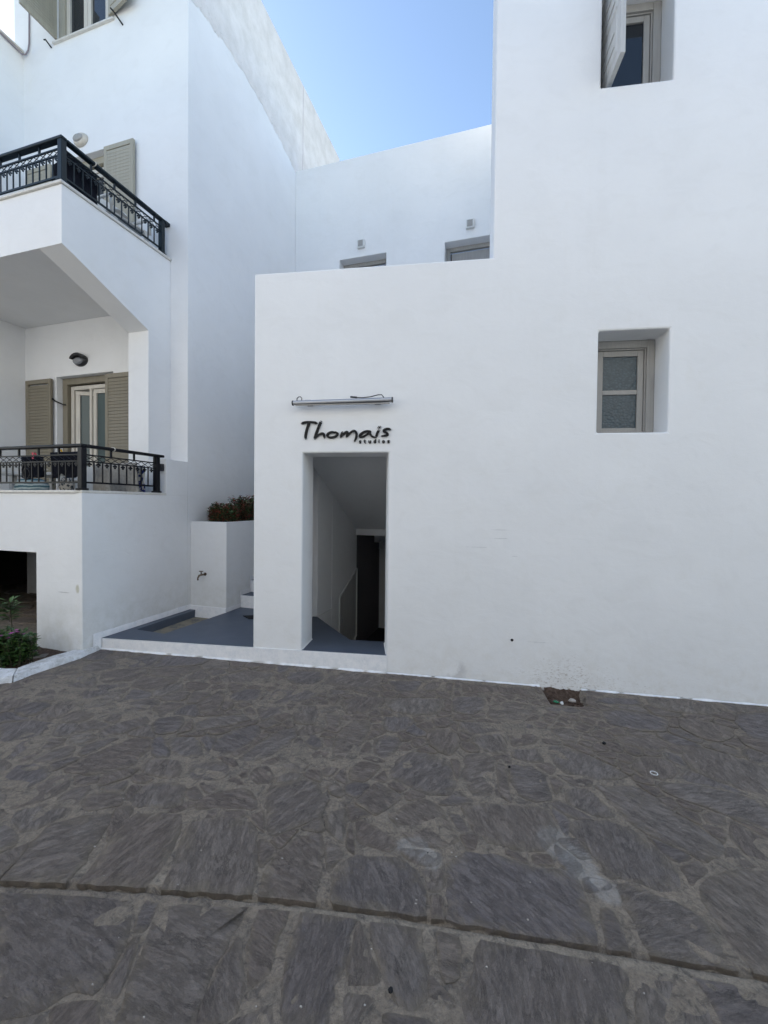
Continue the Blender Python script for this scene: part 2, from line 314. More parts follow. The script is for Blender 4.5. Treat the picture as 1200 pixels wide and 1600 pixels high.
# ---------------------------------------------------------------- mesh builder
class MB:
    def __init__(s): s.v = []; s.f = []
    def add(s, vs, fs):
        o = len(s.v); s.v += [tuple(p) for p in vs]; s.f += [tuple(o+i for i in f) for f in fs]; return s
    def box(s, u0, u1, v0, v1, z0, z1):
        return s.add([(u0, v0, z0), (u1, v0, z0), (u1, v1, z0), (u0, v1, z0), (u0, v0, z1), (u1, v0, z1), (u1, v1, z1), (u0, v1, z1)],
                     [(0, 3, 2, 1), (4, 5, 6, 7), (0, 1, 5, 4), (1, 2, 6, 5), (2, 3, 7, 6), (3, 0, 4, 7)])
    def hexa(s, p):   # 8 points ordered as in box
        return s.add(p, [(0, 3, 2, 1), (4, 5, 6, 7), (0, 1, 5, 4), (1, 2, 6, 5), (2, 3, 7, 6), (3, 0, 4, 7)])
    def prism(s, pts, ax, a, b):
        """polygon pts (2D) extruded along axis ax ('u','v','z') from a to b"""
        def P(p, h):
            return {'u': (h, p[0], p[1]), 'v': (p[0], h, p[1]), 'z': (p[0], p[1], h)}[ax]
        n = len(pts); vs = [P(p, a) for p in pts] + [P(p, b) for p in pts]
        fs = [tuple(range(n))[::-1], tuple(range(n, 2*n))] + [(i, (i+1) % n, n+(i+1) % n, n+i) for i in range(n)]
        return s.add(vs, fs)
    def tube(s, pts, r, n=8, cap=True):
        pts = [Vector(p) for p in pts]; rs = r if isinstance(r, (list, tuple)) else [r]*len(pts)
        o = len(s.v); prev = None
        for i, p in enumerate(pts):
            t = (pts[min(i+1, len(pts)-1)] - pts[max(i-1, 0)]).normalized()
            if prev is None:
                a = Vector((0, 0, 1)) if abs(t.z) < .9 else Vector((1, 0, 0)); x = t.cross(a).normalized()
            else: x = (prev - t*prev.dot(t)).normalized()
            prev = x; y = t.cross(x)
            for k in range(n):
                a = 2*math.pi*k/n; s.v.append(tuple(p + (x*math.cos(a) + y*math.sin(a))*rs[i]))
        for i in range(len(pts)-1):
            for k in range(n): s.f.append((o+i*n+k, o+i*n+(k+1) % n, o+(i+1)*n+(k+1) % n, o+(i+1)*n+k))
        if cap:
            s.f.append(tuple(o+k for k in range(n))[::-1]); e = o+(len(pts)-1)*n; s.f.append(tuple(e+k for k in range(n)))
        return s
    def dome(s, c, ru, rz, d, n=20, rings=4, flat=.0):
        """oval dome bulging towards -v from c"""
        o = len(s.v)
        for j in range(rings+1):
            a = j/rings*math.pi/2
            k = math.cos(a)*(1-flat)+flat if j else 1
            for i in range(n):
                t = 2*math.pi*i/n; s.v.append((c[0]+ru*k*math.cos(t), c[1]-d*math.sin(a), c[2]+rz*k*math.sin(t)))
        for j in range(rings):
            for i in range(n): s.f.append((o+j*n+i, o+j*n+(i+1) % n, o+(j+1)*n+(i+1) % n, o+(j+1)*n+i))
        s.f.append(tuple(o+rings*n+i for i in range(n))); s.f.append(tuple(o+i for i in range(n))[::-1])
        return s
def tag(o, label=None, cat=None, group=None, kind=None):
    if label: o['label'] = label
    if cat: o['category'] = cat
    if group: o['group'] = group
    if kind: o['kind'] = kind
    return o
ORG = {}
def thing(name, F, org, label=None, cat=None, group=None, kind=None):
    o = bpy.data.objects.new(name, None); C.objects.link(o); o.empty_display_size = .1
    o.location = wpos(F, org); o.rotation_euler = (0, 0, ANG[F]); ORG[o.name] = Vector(org)
    return tag(o, label, cat, group, kind)
def mesh(name, mb, org, mt, smooth=False):
    me = bpy.data.meshes.new(name); me.from_pydata([tuple(Vector(v)-Vector(org)) for v in mb.v], [], mb.f); me.validate()
    import bmesh
    bm = bmesh.new(); bm.from_mesh(me); bmesh.ops.recalc_face_normals(bm, faces=bm.faces); bm.to_mesh(me); bm.free()
    me.materials.append(mt if not isinstance(mt, str) else M[mt])
    if smooth:
        for p in me.polygons: p.use_smooth = True
    return me
def bev(o, w, seg=2):
    if w:
        b = o.modifiers.new('bevel', 'BEVEL'); b.width = w; b.segments = seg; b.limit_method = 'ANGLE'; b.angle_limit = R_(35)
        b.harden_normals = False
    return o
def part(t, name, mb, mt, bw=0, par=None, label=None, smooth=False, kind=None):
    """mesh given in the frame coordinates of the thing t; par = the part it hangs under"""
    o = bpy.data.objects.new(name, mesh(name, mb, ORG[t.name], mt, smooth)); C.objects.link(o); o.parent = par or t
    return tag(bev(o, bw), label, kind=kind)
def rep(t, src, offs, par=None):
    """copies of a part at offsets, sharing its mesh"""
    for d in offs:
        c = src.copy(); C.objects.link(c); c.parent = par or src.parent; c.location = src.location + Vector(d)
def solo(name, F, org, mb, mt, label=None, cat=None, bw=0, group=None, kind=None, smooth=False):
    o = bpy.data.objects.new(name, mesh(name, mb, org, mt, smooth)); C.objects.link(o)
    o.location = wpos(F, org); o.rotation_euler = (0, 0, ANG[F]); ORG[o.name] = Vector(org)
    return tag(bev(o, bw), label, cat, group, kind)
def wallgrid(us, zs, filled, v0, v1, shift=None, ext=None):
    """solid wall in the u-z plane, cells chosen by filled(uc, zc), one welded skin"""
    mb = MB(); idx = {}
    def V(i, j, k):
        if (i, j, k) not in idx:
            p = [us[i], (v0, v1, ext)[k], zs[j]]
            if shift: p = shift(p, k)
            idx[(i, j, k)] = len(mb.v); mb.v.append(tuple(p))
        return idx[(i, j, k)]
    nu, nz = len(us)-1, len(zs)-1
    F = [[filled((us[i]+us[i+1])/2, (zs[j]+zs[j+1])/2) for j in range(nz)] for i in range(nu)]
    for i in range(nu):
        for j in range(nz):
            if not F[i][j]: continue
            mb.f.append((V(i, j, 0), V(i+1, j, 0), V(i+1, j+1, 0), V(i, j+1, 0)))
            B = 2 if (ext and i == nu-1) else 1
            mb.f.append((V(i, j, B), V(i, j+1, B), V(i+1, j+1, B), V(i+1, j, B)))
            if B == 2 and F[i-1][j]: mb.f.append((V(i, j, 1), V(i, j+1, 1), V(i, j+1, 2), V(i, j, 2)))
            for di, dj, a, b in ((-1, 0, (i, j), (i, j+1)), (1, 0, (i+1, j), (i+1, j+1)), (0, -1, (i, j), (i+1, j)), (0, 1, (i, j+1), (i+1, j+1))):
                x, y = i+di, j+dj
                if not (0 <= x < nu and 0 <= y < nz and F[x][y]):
                    mb.f.append((V(*a, 0), V(*b, 0), V(*b, B), V(*a, B)))
    return mb
def inside(rects):
    return lambda u, z: not any(a < u < b and c < z < d for a, b, c, d in rects)

# ================================================================ GROUND
def jv(u):    # the long straight joint across the pavement
    P = [(-6, 1.30), (-1.922, 1.576), (-1.551, 1.621), (-1.178, 1.66), (-.78, 1.695), (-.443, 1.717), (-.114, 1.725), (.547, 1.72), (1.227, 1.718), (6, 1.72)]
    for a, b in zip(P, P[1:]):
        if u <= b[0]: return a[1] + (b[1]-a[1])*(u-a[0])/(b[0]-a[0])
    return 1.72
PIT = [(.947, 4.119), (.99, 4.20), (1.33, 4.20), (1.319, 4.058), (1.263, 3.85), (.977, 3.839)]
def inpoly(p, P):
    c = False
    for i in range(len(P)):
        a, b = P[i], P[i-1]
        if (a[1] > p[1]) != (b[1] > p[1]) and p[0] < (b[0]-a[0])*(p[1]-a[1])/(b[1]-a[1])+a[0]: c = not c
    return c
def lev(u, v): return -.009 if v < jv(u)+.010 else 0.
def gh(u, v):
    z = zg(u) + noise.noise((u*1.3, v*1.3, 0))*.006 + noise.noise((u*9, v*9, 3))*.0022
    j = abs(v-jv(u)-.004)
    z += .006*noise.noise((u*.8, v*2.5, 7)) + lev(u, v) - .024*max(0, min(1, (.012-j)/.006))
    if .8 < u < 1.4 and 3.75 < v < 4.3:
        w_ = noise.noise((u*14, v*14, 9))*.03
        if inpoly((u+w_, v+w_), PIT): z -= .075 + noise.noise((u*20, v*20, 1))*.03
    return z
mb = MB(); us = [-6.6+.04*i for i in range(305)]; vs = []; v = .2
while v < 4.24: vs.append(v); v += .012 if 1.5 < v < 1.78 else .04
for v in vs:
    for u in us: mb.v.append((u, v, gh(u, v)))
nu = len(us)
for j in range(len(vs)-1):
    for i in range(nu-1): mb.f.append((j*nu+i, j*nu+i+1, (j+1)*nu+i+1, (j+1)*nu+i))
pav = solo('pavement', 'R', (0, 0, 0), mb, 'mortar', kind='structure', smooth=True)
mb = MB(); gu = [-400, -60, -8, 8, 60, 400]
for v in (-400, -20, 4.22): mb.v += [(u, v, zg(u)-.10) for u in gu]
for j in range(2):
    for i in range(5): mb.f.append((j*6+i, j*6+i+1, (j+1)*6+i+1, (j+1)*6+i))
for v in (4.22, 400): mb.v += [(u, v, -2.2) for u in gu]
for i in range(5): mb.f.append((18+i, 19+i, 25+i, 24+i))
solo('ground', 'R', (0, 0, 0), mb, 'mortar', kind='structure')

HAND=[[(-0.491,3.999),(-0.433,4.041),(-0.173,4.081),(-0.197,3.945),(-0.231,3.816),(-0.407,3.806)],
[(-0.121,4.033),(0.013,4.105),(-0.022,3.953),(-0.092,3.857),(-0.165,3.91)],
[(0.062,4.086),(0.124,4.099),(0.107,3.885),(0.049,3.9)],
[(0.209,4.073),(0.351,4.117),(0.62,4.101),(0.885,4.1),(0.879,3.939),(0.661,3.986),(0.201,3.905)],
[(-0.473,3.638),(-0.213,3.716),(0.031,3.741),(0.025,3.585),(-0.038,3.462),(-0.193,3.399),(-0.354,3.431),(-0.443,3.457)],
[(0.105,3.794),(0.387,3.852),(0.404,3.744),(0.345,3.571),(0.25,3.498),(0.11,3.524)],
[(0.427,3.701),(0.634,3.815),(0.832,3.771),(0.82,3.666),(0.659,3.496),(0.498,3.434),(0.377,3.471)],
[(-0.057,3.385),(0.066,3.42),(0.085,3.333),(0.064,3.261),(-0.034,3.251)],
[(-0.447,3.328),(-0.243,3.379),(-0.206,3.295),(-0.273,3.14),(-0.357,3.106),(-0.423,3.157)],
[(-0.473,2.979),(-0.411,3.069),(-0.303,3.046),(-0.277,2.976),(-0.324,2.827),(-0.38,2.787),(-0.451,2.818)],
[(-0.091,3.184),(0.064,3.252),(0.139,3.158),(0.133,2.99),(0.06,2.9),(-0.006,2.925),(-0.076,3.015)],
[(0.146,3.364),(0.367,3.378),(0.517,3.388),(0.529,3.305),(0.401,3.244),(0.232,3.211),(0.151,3.232)],
[(0.278,3.193),(0.45,3.253),(0.493,3.157),(0.462,3.006),(0.37,2.974),(0.279,3.034),(0.226,3.114)],
[(0.519,3.24),(0.692,3.292),(0.739,3.247),(0.701,3.155),(0.517,3.079)],
[(0.512,3.047),(0.688,3.096),(0.716,2.95),(0.639,2.922),(0.497,2.953)],
[(-0.266,2.823),(-0.206,2.895),(-0.081,2.888),(0.059,2.827),(0.089,2.665),(0.102,2.565),(0.055,2.505),(-0.04,2.476),(-0.137,2.515),(-0.313,2.603),(-0.33,2.671)],
[(0.165,2.92),(0.237,2.956),(0.365,2.928),(0.356,2.715),(0.389,2.555),(0.261,2.509),(0.175,2.51),(0.144,2.644)],
[(0.454,2.866),(0.611,2.888),(0.678,2.82),(0.677,2.682),(0.671,2.567),(0.575,2.528),(0.488,2.551),(0.443,2.687)],
[(0.781,3.154),(0.912,3.163),(1.055,3.066),(1.163,2.964),(1.226,2.882),(1.148,2.842),(0.956,2.826),(0.821,2.833),(0.768,2.925),(0.756,3.032)],
[(0.851,3.406),(0.99,3.442),(1.053,3.335),(1.001,3.238),(0.887,3.233)],
[(0.588,3.432),(0.732,3.44),(0.733,3.373),(0.6,3.356)],
[(0.897,3.772),(1.002,3.77),(1.159,3.802),(1.176,3.737),(1.111,3.691),(0.894,3.692)],
[(1.354,3.762),(1.528,3.853),(1.744,3.817),(1.881,3.737),(1.758,3.535),(1.558,3.506),(1.35,3.581)],
[(1.323,3.36),(1.449,3.411),(1.661,3.382),(1.687,3.344),(1.564,3.223),(1.443,3.24),(1.327,3.301)],
[(1.98,3.789),(2.188,3.767),(2.316,3.702),(2.271,3.57),(2.07,3.443),(1.962,3.529),(1.92,3.634)],
[(1.395,3.13),(1.532,3.156),(1.602,3.081),(1.577,2.987),(1.448,2.898),(1.317,2.906),(1.278,2.999)],
[(1.779,3.329),(1.956,3.322),(2.111,3.235),(2.266,3.115),(2.055,2.819),(1.891,2.863),(1.777,2.946),(1.675,3.039),(1.697,3.172)],
[(1.879,4.144),(2.181,4.18),(2.42,4.128),(2.487,4.022),(2.291,3.904),(1.986,3.899),(1.847,3.988)],
[(2.534,3.975),(2.897,4.07),(2.518,3.529),(2.384,3.592),(2.419,3.792)],
[(1.482,4.063),(1.818,4.106),(1.789,3.976),(1.533,3.936),(1.378,3.954)],
[(1.372,2.859),(1.627,2.881),(1.85,2.827),(2.002,2.745),(1.832,2.506),(1.648,2.614),(1.487,2.689),(1.377,2.752)],
[(0.769,2.687),(0.918,2.709),(0.974,2.559),(0.992,2.496),(0.924,2.47),(0.801,2.512),(0.743,2.554)],
[(0.968,2.748),(1.191,2.789),(1.278,2.734),(1.323,2.606),(1.418,2.501),(1.467,2.369),(1.403,2.286),(1.309,2.251),(1.225,2.314),(1.128,2.368),(1.052,2.454),(1.016,2.577)],
[(0.738,2.417),(0.933,2.447),(1.034,2.409),(1.102,2.313),(1.139,2.203),(1.138,2.081),(1.025,2.029),(0.864,2.067),(0.795,2.072),(0.783,2.159),(0.733,2.29),(0.706,2.329)],
[(0.119,2.414),(0.311,2.46),(0.601,2.486),(0.639,2.385),(0.609,2.268),(0.545,2.175),(0.433,2.155),(0.277,2.168),(0.18,2.244)],
[(0.04,2.029),(0.16,2.1),(0.331,2.099),(0.43,2.061),(0.594,2.072),(0.648,2.013),(0.65,1.889),(0.634,1.764),(0.559,1.759),(0.407,1.752),(0.204,1.757),(0.046,1.772)],
[(0.697,1.897),(0.75,1.912),(0.756,1.798),(0.75,1.754),(0.664,1.747)],
[(0.815,2.035),(0.919,2.033),(1.029,1.983),(1.111,1.945),(1.131,1.831),(1.118,1.789),(1.014,1.767),(0.896,1.764),(0.818,1.801),(0.811,1.902)],
[(1.284,2.156),(1.437,2.225),(1.639,2.235),(1.307,1.77),(1.183,1.784),(1.16,1.821),(1.168,1.934),(1.158,2.005),(1.206,2.092)],
[(1.631,2.577),(1.763,2.409),(1.677,2.289),(1.55,2.312),(1.53,2.422)],
[(-1.021,2.37),(-0.949,2.412),(-0.81,2.48),(-0.756,2.466),(-0.64,2.34),(-0.634,2.268),(-0.652,2.201),(-0.725,2.118),(-0.857,2.009),(-0.935,2.174)],
[(-0.677,2.445),(-0.629,2.489),(-0.547,2.4),(-0.576,2.362),(-0.64,2.383)],
[(-0.486,2.331),(-0.384,2.535),(-0.332,2.508),(-0.207,2.429),(-0.289,2.33),(-0.347,2.256),(-0.405,2.299)],
[(-0.608,2.176),(-0.584,2.247),(-0.526,2.278),(-0.491,2.16),(-0.477,2.043),(-0.532,2.075),(-0.585,2.121)],
[(-0.442,2.192),(-0.398,2.223),(-0.283,2.153),(-0.201,2.084),(-0.217,2.03),(-0.298,2.035),(-0.409,2.067)],
[(-0.277,2.268),(-0.166,2.389),(-0.058,2.451),(0.035,2.359),(0.069,2.26),(0.115,2.139),(0.018,2.098),(-0.126,2.089),(-0.209,2.166)],
[(-1.299,2.038),(-1.166,2.094),(-1.021,2.097),(-0.942,2.044),(-0.864,1.89),(-0.802,1.731),(-0.844,1.705),(-0.987,1.693),(-1.139,1.692),(-1.2,1.726),(-1.258,1.858),(-1.299,1.972)],
[(-0.79,1.884),(-0.739,2.013),(-0.643,2.08),(-0.598,2.08),(-0.547,1.909),(-0.525,1.754),(-0.59,1.73),(-0.702,1.717),(-0.767,1.718),(-0.793,1.797)],
[(-0.483,1.867),(-0.443,1.956),(-0.324,1.996),(-0.167,2.001),(-0.086,1.94),(-0.052,1.844),(-0.041,1.777),(-0.173,1.769),(-0.313,1.766),(-0.463,1.77)],
[(-1.361,2.172),(-1.278,2.294),(-1.144,2.347),(-1.048,2.271),(-1.004,2.176),(-1.114,2.171),(-1.253,2.146),(-1.33,2.123)],
[(-1.518,4.014),(-1.179,4.103),(-1.123,3.911),(-1.179,3.782),(-1.393,3.766),(-1.475,3.866)],
[(-1.122,4.066),(-0.824,4.146),(-0.572,4.088),(-0.559,3.912),(-0.633,3.799),(-0.844,3.797),(-1.086,3.802)],
[(-1.016,3.706),(-0.861,3.739),(-0.815,3.669),(-0.979,3.597)],
[(-0.867,3.522),(-0.718,3.625),(-0.493,3.659),(-0.488,3.539),(-0.587,3.374),(-0.75,3.31)],
[(-1.513,3.332),(-1.486,3.609),(-1.171,3.661),(-1.101,3.572),(-1.183,3.434),(-1.329,3.369)],
[(-1.202,3.283),(-1.186,3.364),(-1.029,3.395),(-0.986,3.273),(-0.963,3.098),(-1.104,3.089)],
[(-0.922,3.275),(-0.791,3.28),(-0.773,3.107),(-0.852,3.101)],
[(-0.685,3.21),(-0.563,3.244),(-0.537,3.181),(-0.54,2.983),(-0.569,2.781),(-0.616,2.658),(-0.722,2.68),(-0.739,2.863),(-0.753,3.029)],
[(-1.505,3.255),(-1.287,3.332),(-1.26,3.293),(-1.324,3.154),(-1.369,3.075)],
[(-0.946,2.864),(-0.932,2.968),(-0.86,2.922),(-0.808,2.826),(-0.856,2.786),(-0.922,2.82)],
[(-1.052,2.583),(-1,2.714),(-0.894,2.734),(-0.834,2.659),(-0.861,2.533),(-0.935,2.539)],
[(-0.756,2.605),(-0.643,2.626),(-0.664,2.545),(-0.721,2.528)],
[(-1.337,2.585),(-1.275,2.761),(-1.208,2.94),(-1.091,3.026),(-1.041,2.929),(-1.057,2.802),(-1.128,2.639),(-1.242,2.548)],
[(-1.538,2.634),(-1.576,2.826),(-1.49,2.948),(-1.393,3.013),(-1.319,2.963),(-1.321,2.808),(-1.401,2.638),(-1.478,2.594)],
[(-0.579,2.625),(-0.514,2.726),(-0.381,2.702),(-0.384,2.641),(-0.454,2.522),(-0.556,2.527)],
[(-1.855,2.951),(-1.789,3.062),(-1.534,3.143),(-1.474,3.074),(-1.619,2.95),(-1.775,2.848)],
[(-2.014,3.231),(-1.959,3.511),(-1.876,3.438),(-1.793,3.165),(-1.889,3.093)],
[(-1.833,3.447),(-1.743,3.569),(-1.587,3.588),(-1.563,3.416),(-1.632,3.343),(-1.758,3.329)],
[(-2.108,3.778),(-1.965,3.951),(-1.642,3.987),(-1.631,3.803),(-1.7,3.674),(-2.013,3.665)],
[(-1.187,2.524),(-1.095,2.562),(-1.017,2.479),(-1.008,2.407),(-1.098,2.379),(-1.173,2.431)],
[(-2.173,2.888),(-2.162,2.968),(-2.006,3.018),(-1.935,2.935),(-1.914,2.803),(-2.032,2.754)],
[(-1.894,2.682),(-1.9,2.746),(-1.745,2.776),(-1.613,2.657),(-1.561,2.578),(-1.672,2.55),(-1.811,2.604)],
[(-1.878,2.395),(-1.887,2.495),(-1.716,2.514),(-1.623,2.443),(-1.579,2.344),(-1.681,2.337),(-1.824,2.354)],
[(-1.565,2.421),(-1.591,2.496),(-1.42,2.548),(-1.327,2.498),(-1.3,2.408),(-1.335,2.359),(-1.5,2.353)],
[(-1.731,2.131),(-1.736,2.267),(-1.598,2.31),(-1.496,2.283),(-1.434,2.159),(-1.479,2.11),(-1.636,2.087),(-1.695,2.096)],
[(-2.342,2.308),(-2.284,2.492),(-2.163,2.695),(-2.037,2.695),(-1.959,2.591),(-1.956,2.381),(-2.1,2.29),(-2.28,2.269)],
[(-1.643,2.037),(-1.392,2.078),(-1.341,2.008),(-1.282,1.854),(-1.269,1.708),(-1.304,1.682),(-1.554,1.658),(-1.579,1.677),(-1.621,1.873)],
[(-2.012,1.889),(-1.913,1.96),(-1.767,2.02),(-1.717,1.941),(-1.655,1.752),(-1.621,1.66),(-1.8,1.642),(-1.923,1.662),(-1.976,1.771)],
[(-2.591,2.984),(-2.578,3.139),(-2.41,3.267),(-2.31,3.171),(-2.349,3.032),(-2.497,2.972)],
[(-2.47,2.695),(-2.404,2.862),(-2.27,2.966),(-2.196,2.884),(-2.245,2.765),(-2.381,2.653)],
[(-3.253,2.676),(-3.072,2.758),(-2.848,2.755),(-2.777,2.635),(-2.873,2.533),(-3.003,2.469)],
[(-1.975,2.045),(-1.999,2.135),(-1.822,2.167),(-1.746,2.087),(-1.902,2.01)],
[(-1.89,1.523),(-1.704,1.554),(-1.307,1.59),(-1.247,1.56),(-1.195,1.421),(-1.172,1.276),(-1.262,1.265),(-1.323,1.204),(-1.441,1.158)],
[(-1.286,1.215),(-1.239,1.242),(-1.14,1.262),(-1.08,1.183),(-1.227,1.159)],
[(-1.165,1.58),(-1.028,1.614),(-0.805,1.627),(-0.788,1.611),(-0.805,1.51),(-0.813,1.355),(-0.783,1.231),(-1.026,1.192),(-1.089,1.339),(-1.138,1.479)],
[(-0.751,1.633),(-0.645,1.649),(-0.617,1.634),(-0.623,1.541),(-0.602,1.431),(-0.66,1.376),(-0.728,1.499),(-0.736,1.572)],
[(-0.562,1.649),(-0.375,1.667),(-0.337,1.655),(-0.343,1.564),(-0.348,1.452),(-0.354,1.302),(-0.498,1.278),(-0.561,1.437),(-0.566,1.55)],
[(-0.279,1.654),(-0.163,1.676),(-0.07,1.661),(-0.041,1.568),(-0.036,1.444),(-0.068,1.41),(-0.145,1.407),(-0.191,1.499),(-0.24,1.581)],
[(-0.006,1.659),(0.082,1.674),(0.093,1.613),(0.077,1.522),(0.019,1.513)],
[(0.176,1.68),(0.417,1.686),(0.648,1.671),(0.697,1.668),(0.698,1.625),(0.631,1.462),(0.114,1.378),(0.083,1.483),(0.132,1.553)],
[(0.743,1.669),(0.885,1.673),(0.927,1.618),(0.946,1.564),(0.914,1.508),(0.674,1.469),(0.694,1.564)],
[(0.942,1.676),(1.241,1.678),(1.148,1.547),(0.964,1.517),(0.97,1.606)]]

for P in HAND:
    for i, (u, v) in enumerate(P):
        j = jv(u)
        if j-.09 < v < j: P[i] = (u, j-.040)
        elif j <= v < j+.10: P[i] = (u, j+.012)
def clip(P, q, n):      # keep the side where (x-q).n <= 0
    out = []
    for i in range(len(P)):
        a, b = P[i], P[(i+1) % len(P)]
        da = (a[0]-q[0])*n[0]+(a[1]-q[1])*n[1]; db = (b[0]-q[0])*n[0]+(b[1]-q[1])*n[1]
        if da <= 0: out.append(a)
        if (da < 0 < db) or (db < 0 < da):
            t = da/(da-db); out.append((a[0]+(b[0]-a[0])*t, a[1]+(b[1]-a[1])*t))
    return out
def area(P): return sum(P[i-1][0]*P[i][1]-P[i][0]*P[i-1][1] for i in range(len(P)))/2
def nearest(P, s):
    best = None
    for i in range(len(P)):
        a, b = P[i-1], P[i]; dx, dy = b[0]-a[0], b[1]-a[1]
        t = max(0, min(1, ((s[0]-a[0])*dx+(s[1]-a[1])*dy)/(dx*dx+dy*dy+1e-12)))
        q = (a[0]+dx*t, a[1]+dy*t); d_ = math.hypot(q[0]-s[0], q[1]-s[1])
        if best is None or d_ < best[0]: best = (d_, q)
    return best
rs = random.Random(11)
def okseed(u, v):
    if v > 4.12 or abs(v-jv(u)) < .05 or inpoly((u, v), PIT): return False
    x, y = wpos('R', (u, v, 0))[:2]
    if abs(x) > y*.93+.75 or y < .62: return False
    if u < -3.74 and v > 3.1: return False
    if u < -3.0 and 3.15-(-3.74-u)*.0 < v and u < -3.78: return False
    return True
seeds = []
hb = [(min(p[0] for p in P)-.5, max(p[0] for p in P)+.5, min(p[1] for p in P)-.5, max(p[1] for p in P)+.5) for P in HAND]
for _ in range(16000):
    u, v = rs.uniform(-5.2, 5), rs.uniform(.5, 4.12)
    if not okseed(u, v): continue
    near = 9
    for P, b in zip(HAND, hb):
        if b[0] < u < b[1] and b[2] < v < b[3]:
            if inpoly((u, v), P): near = 0; break
            near = min(near, nearest(P, (u, v))[0])
    if near < .03: continue
    rr = .14 + .08*noise.noise((u*1.5, v*1.5, 4)) + (.08 if v < jv(u) else 0) + (.09 if u < -1.8 or u > 1.6 else 0)
    if near < .2: rr *= .55
    if all(math.hypot(u-a, (v-b_)*1.25) > rr*1.25 for a, b_, _r in seeds): seeds.append((u, v, rr))
fill = []
for (u, v, rr) in seeds:
    P = [(u-.5, v-.5), (u+.5, v-.5), (u+.5, v+.5), (u-.5, v+.5)]
    g = rs.uniform(.006, .014)
    P = clip(P, (u, 4.175), (0, 1))
    j = jv(u)
    P = clip(P, (u, j+.012), (0, -1)) if v > j else clip(P, (u, j-.042), (0, 1))
    for (a, b_, _r) in seeds:
        d_ = math.hypot(a-u, b_-v)
        if 0 < d_ < 1.1:
            n_ = ((a-u)/d_, (b_-v)/d_); P = clip(P, (u+n_[0]*(d_/2-g), v+n_[1]*(d_/2-g)), n_)
    for Q, b in zip(HAND+[PIT], hb+[(.4, 1.9, 3.3, 4.7)]):
        if b[0] < u < b[1] and b[2] < v < b[3]:
            d_, q = nearest(Q, (u, v)); n_ = ((q[0]-u)/d_, (q[1]-v)/d_)
            P = clip(P, (q[0]-n_[0]*g*1.5, q[1]-n_[1]*g*1.5), n_)
    if len(P) > 2 and area(P) > .005: fill.append(P)
fill.sort(key=lambda P: -abs(area(P))/(.5+sum(p[1] for p in P)/len(P))**2)
small = MB(); SE = []
def stone(P, k, hand, into=None):
    if area(P) < 0: P = P[::-1]
    # corners: cut once, then break the outline with noise
    Q = []
    n = len(P); c = .16 if hand else .22
    for i in range(n):
        a, b = P[i], P[(i+1) % n]; L = math.hypot(b[0]-a[0], b[1]-a[1])
        e = min(c, .02/max(L, .01)) if hand else c*rs.uniform(.5, 1)
        m_ = max(1, min(6, int(L/.05)))
        for t in [e+(1-2*e)*q/m_ for q in range(m_+1)]: Q.append((a[0]+(b[0]-a[0])*t, a[1]+(b[1]-a[1])*t))
    cx = sum(q[0] for q in Q)/len(Q); cy = sum(q[1] for q in Q)/len(Q)
    size = math.sqrt(abs(area(P)))
    am = min(.012, size*.045)
    Q = [(x+noise.noise((x*17, y*17, k))*am*1.5+rs.uniform(-.3, .3)*am, y+noise.noise((x*17, y*17, k+50))*am*1.5+rs.uniform(-.3, .3)*am) for x, y in Q]
    def snap(x, y):
        j = jv(x); w_ = noise.noise((x*14, 1, 0))*.011+noise.noise((x*50, 1, 0))*.005
        if j-.07 < y < j: return (x, j-.040+w_)
        if j <= y < j+.035: return (x, j+.010+w_)
        return (x, y)
    Q = [snap(x, y) for x, y in Q]
    N = len(Q); h = rs.uniform(.002, .006); tx, ty = rs.uniform(-.010, .010), rs.uniform(-.010, .010)
    if any(0 < y-jv(x) < .08 for x, y in Q): h = .005; ty = .0; tx *= .4
    mb = MB(); z0 = zg(cx)+lev(cx, cy); E = []
    def Z(x, y): return zg(x)-zg(cx) + tx*(x-cx)+ty*(y-cy)
    def ring(s_, dz, ev, rel=None, nz=0.):
        for x, y in Q:
            dx, dy = x-cx, y-cy; L = math.hypot(dx, dy)+1e-6; k_ = rel if rel else ((L-s_)/L if L > s_*2 else .5)
            X, Y = cx+dx*k_, cy+dy*k_; mb.v.append((X-cx, Y-cy, Z(X, Y)+dz+noise.noise((X*13, Y*13, k))*nz)); E.append(ev)
    ring(-.002, -.03, 1); ring(-.005, h-.003, 1, None, .002); ring(min(.006, size*.05), h, .85, None, .003); ring(0, h, .1, .62, .006)
    mb.v.append((0, 0, h+noise.noise((cx*13, cy*13, k))*.005)); E.append(0)
    for r_ in range(3):
        for i in range(N): mb.f.append((r_*N+i, r_*N+(i+1) % N, (r_+1)*N+(i+1) % N, (r_+1)*N+i))
    for i in range(N): mb.f.append((3*N+i, 3*N+(i+1) % N, 4*N))
    if into is not None:
        into.add([(x+cx, y+cy, z+z0) for x, y, z in mb.v], mb.f); SE.extend(E); return
    me = bpy.data.meshes.new('stone'); me.from_pydata(mb.v, [], mb.f); me.materials.append(M['stone'])
    at = me.attributes.new('edge', 'FLOAT', 'POINT'); at.data.foreach_set('value', E)
    for p in me.polygons[2*N:]: p.use_smooth = True
    o = bpy.data.objects.new('stone', me); C.objects.link(o); o.parent = pav; o.location = (cx, cy, z0)
for k, P in enumerate(HAND): stone(P, k, True)
nf = 296-len(HAND)
for k, P in enumerate(fill[:nf]): stone(P, k+200, False)
for k, P in enumerate(fill[nf:]): stone(P, k+200, False, small)
if small.v:
    me = bpy.data.meshes.new('small_stones'); me.from_pydata(small.v, [], small.f); me.materials.append(M['stone'])
    at = me.attributes.new('edge', 'FLOAT', 'POINT'); at.data.foreach_set('value', SE)
    o = bpy.data.objects.new('small_stones', me); C.objects.link(o); o.parent = pav; o['kind'] = 'stuff'


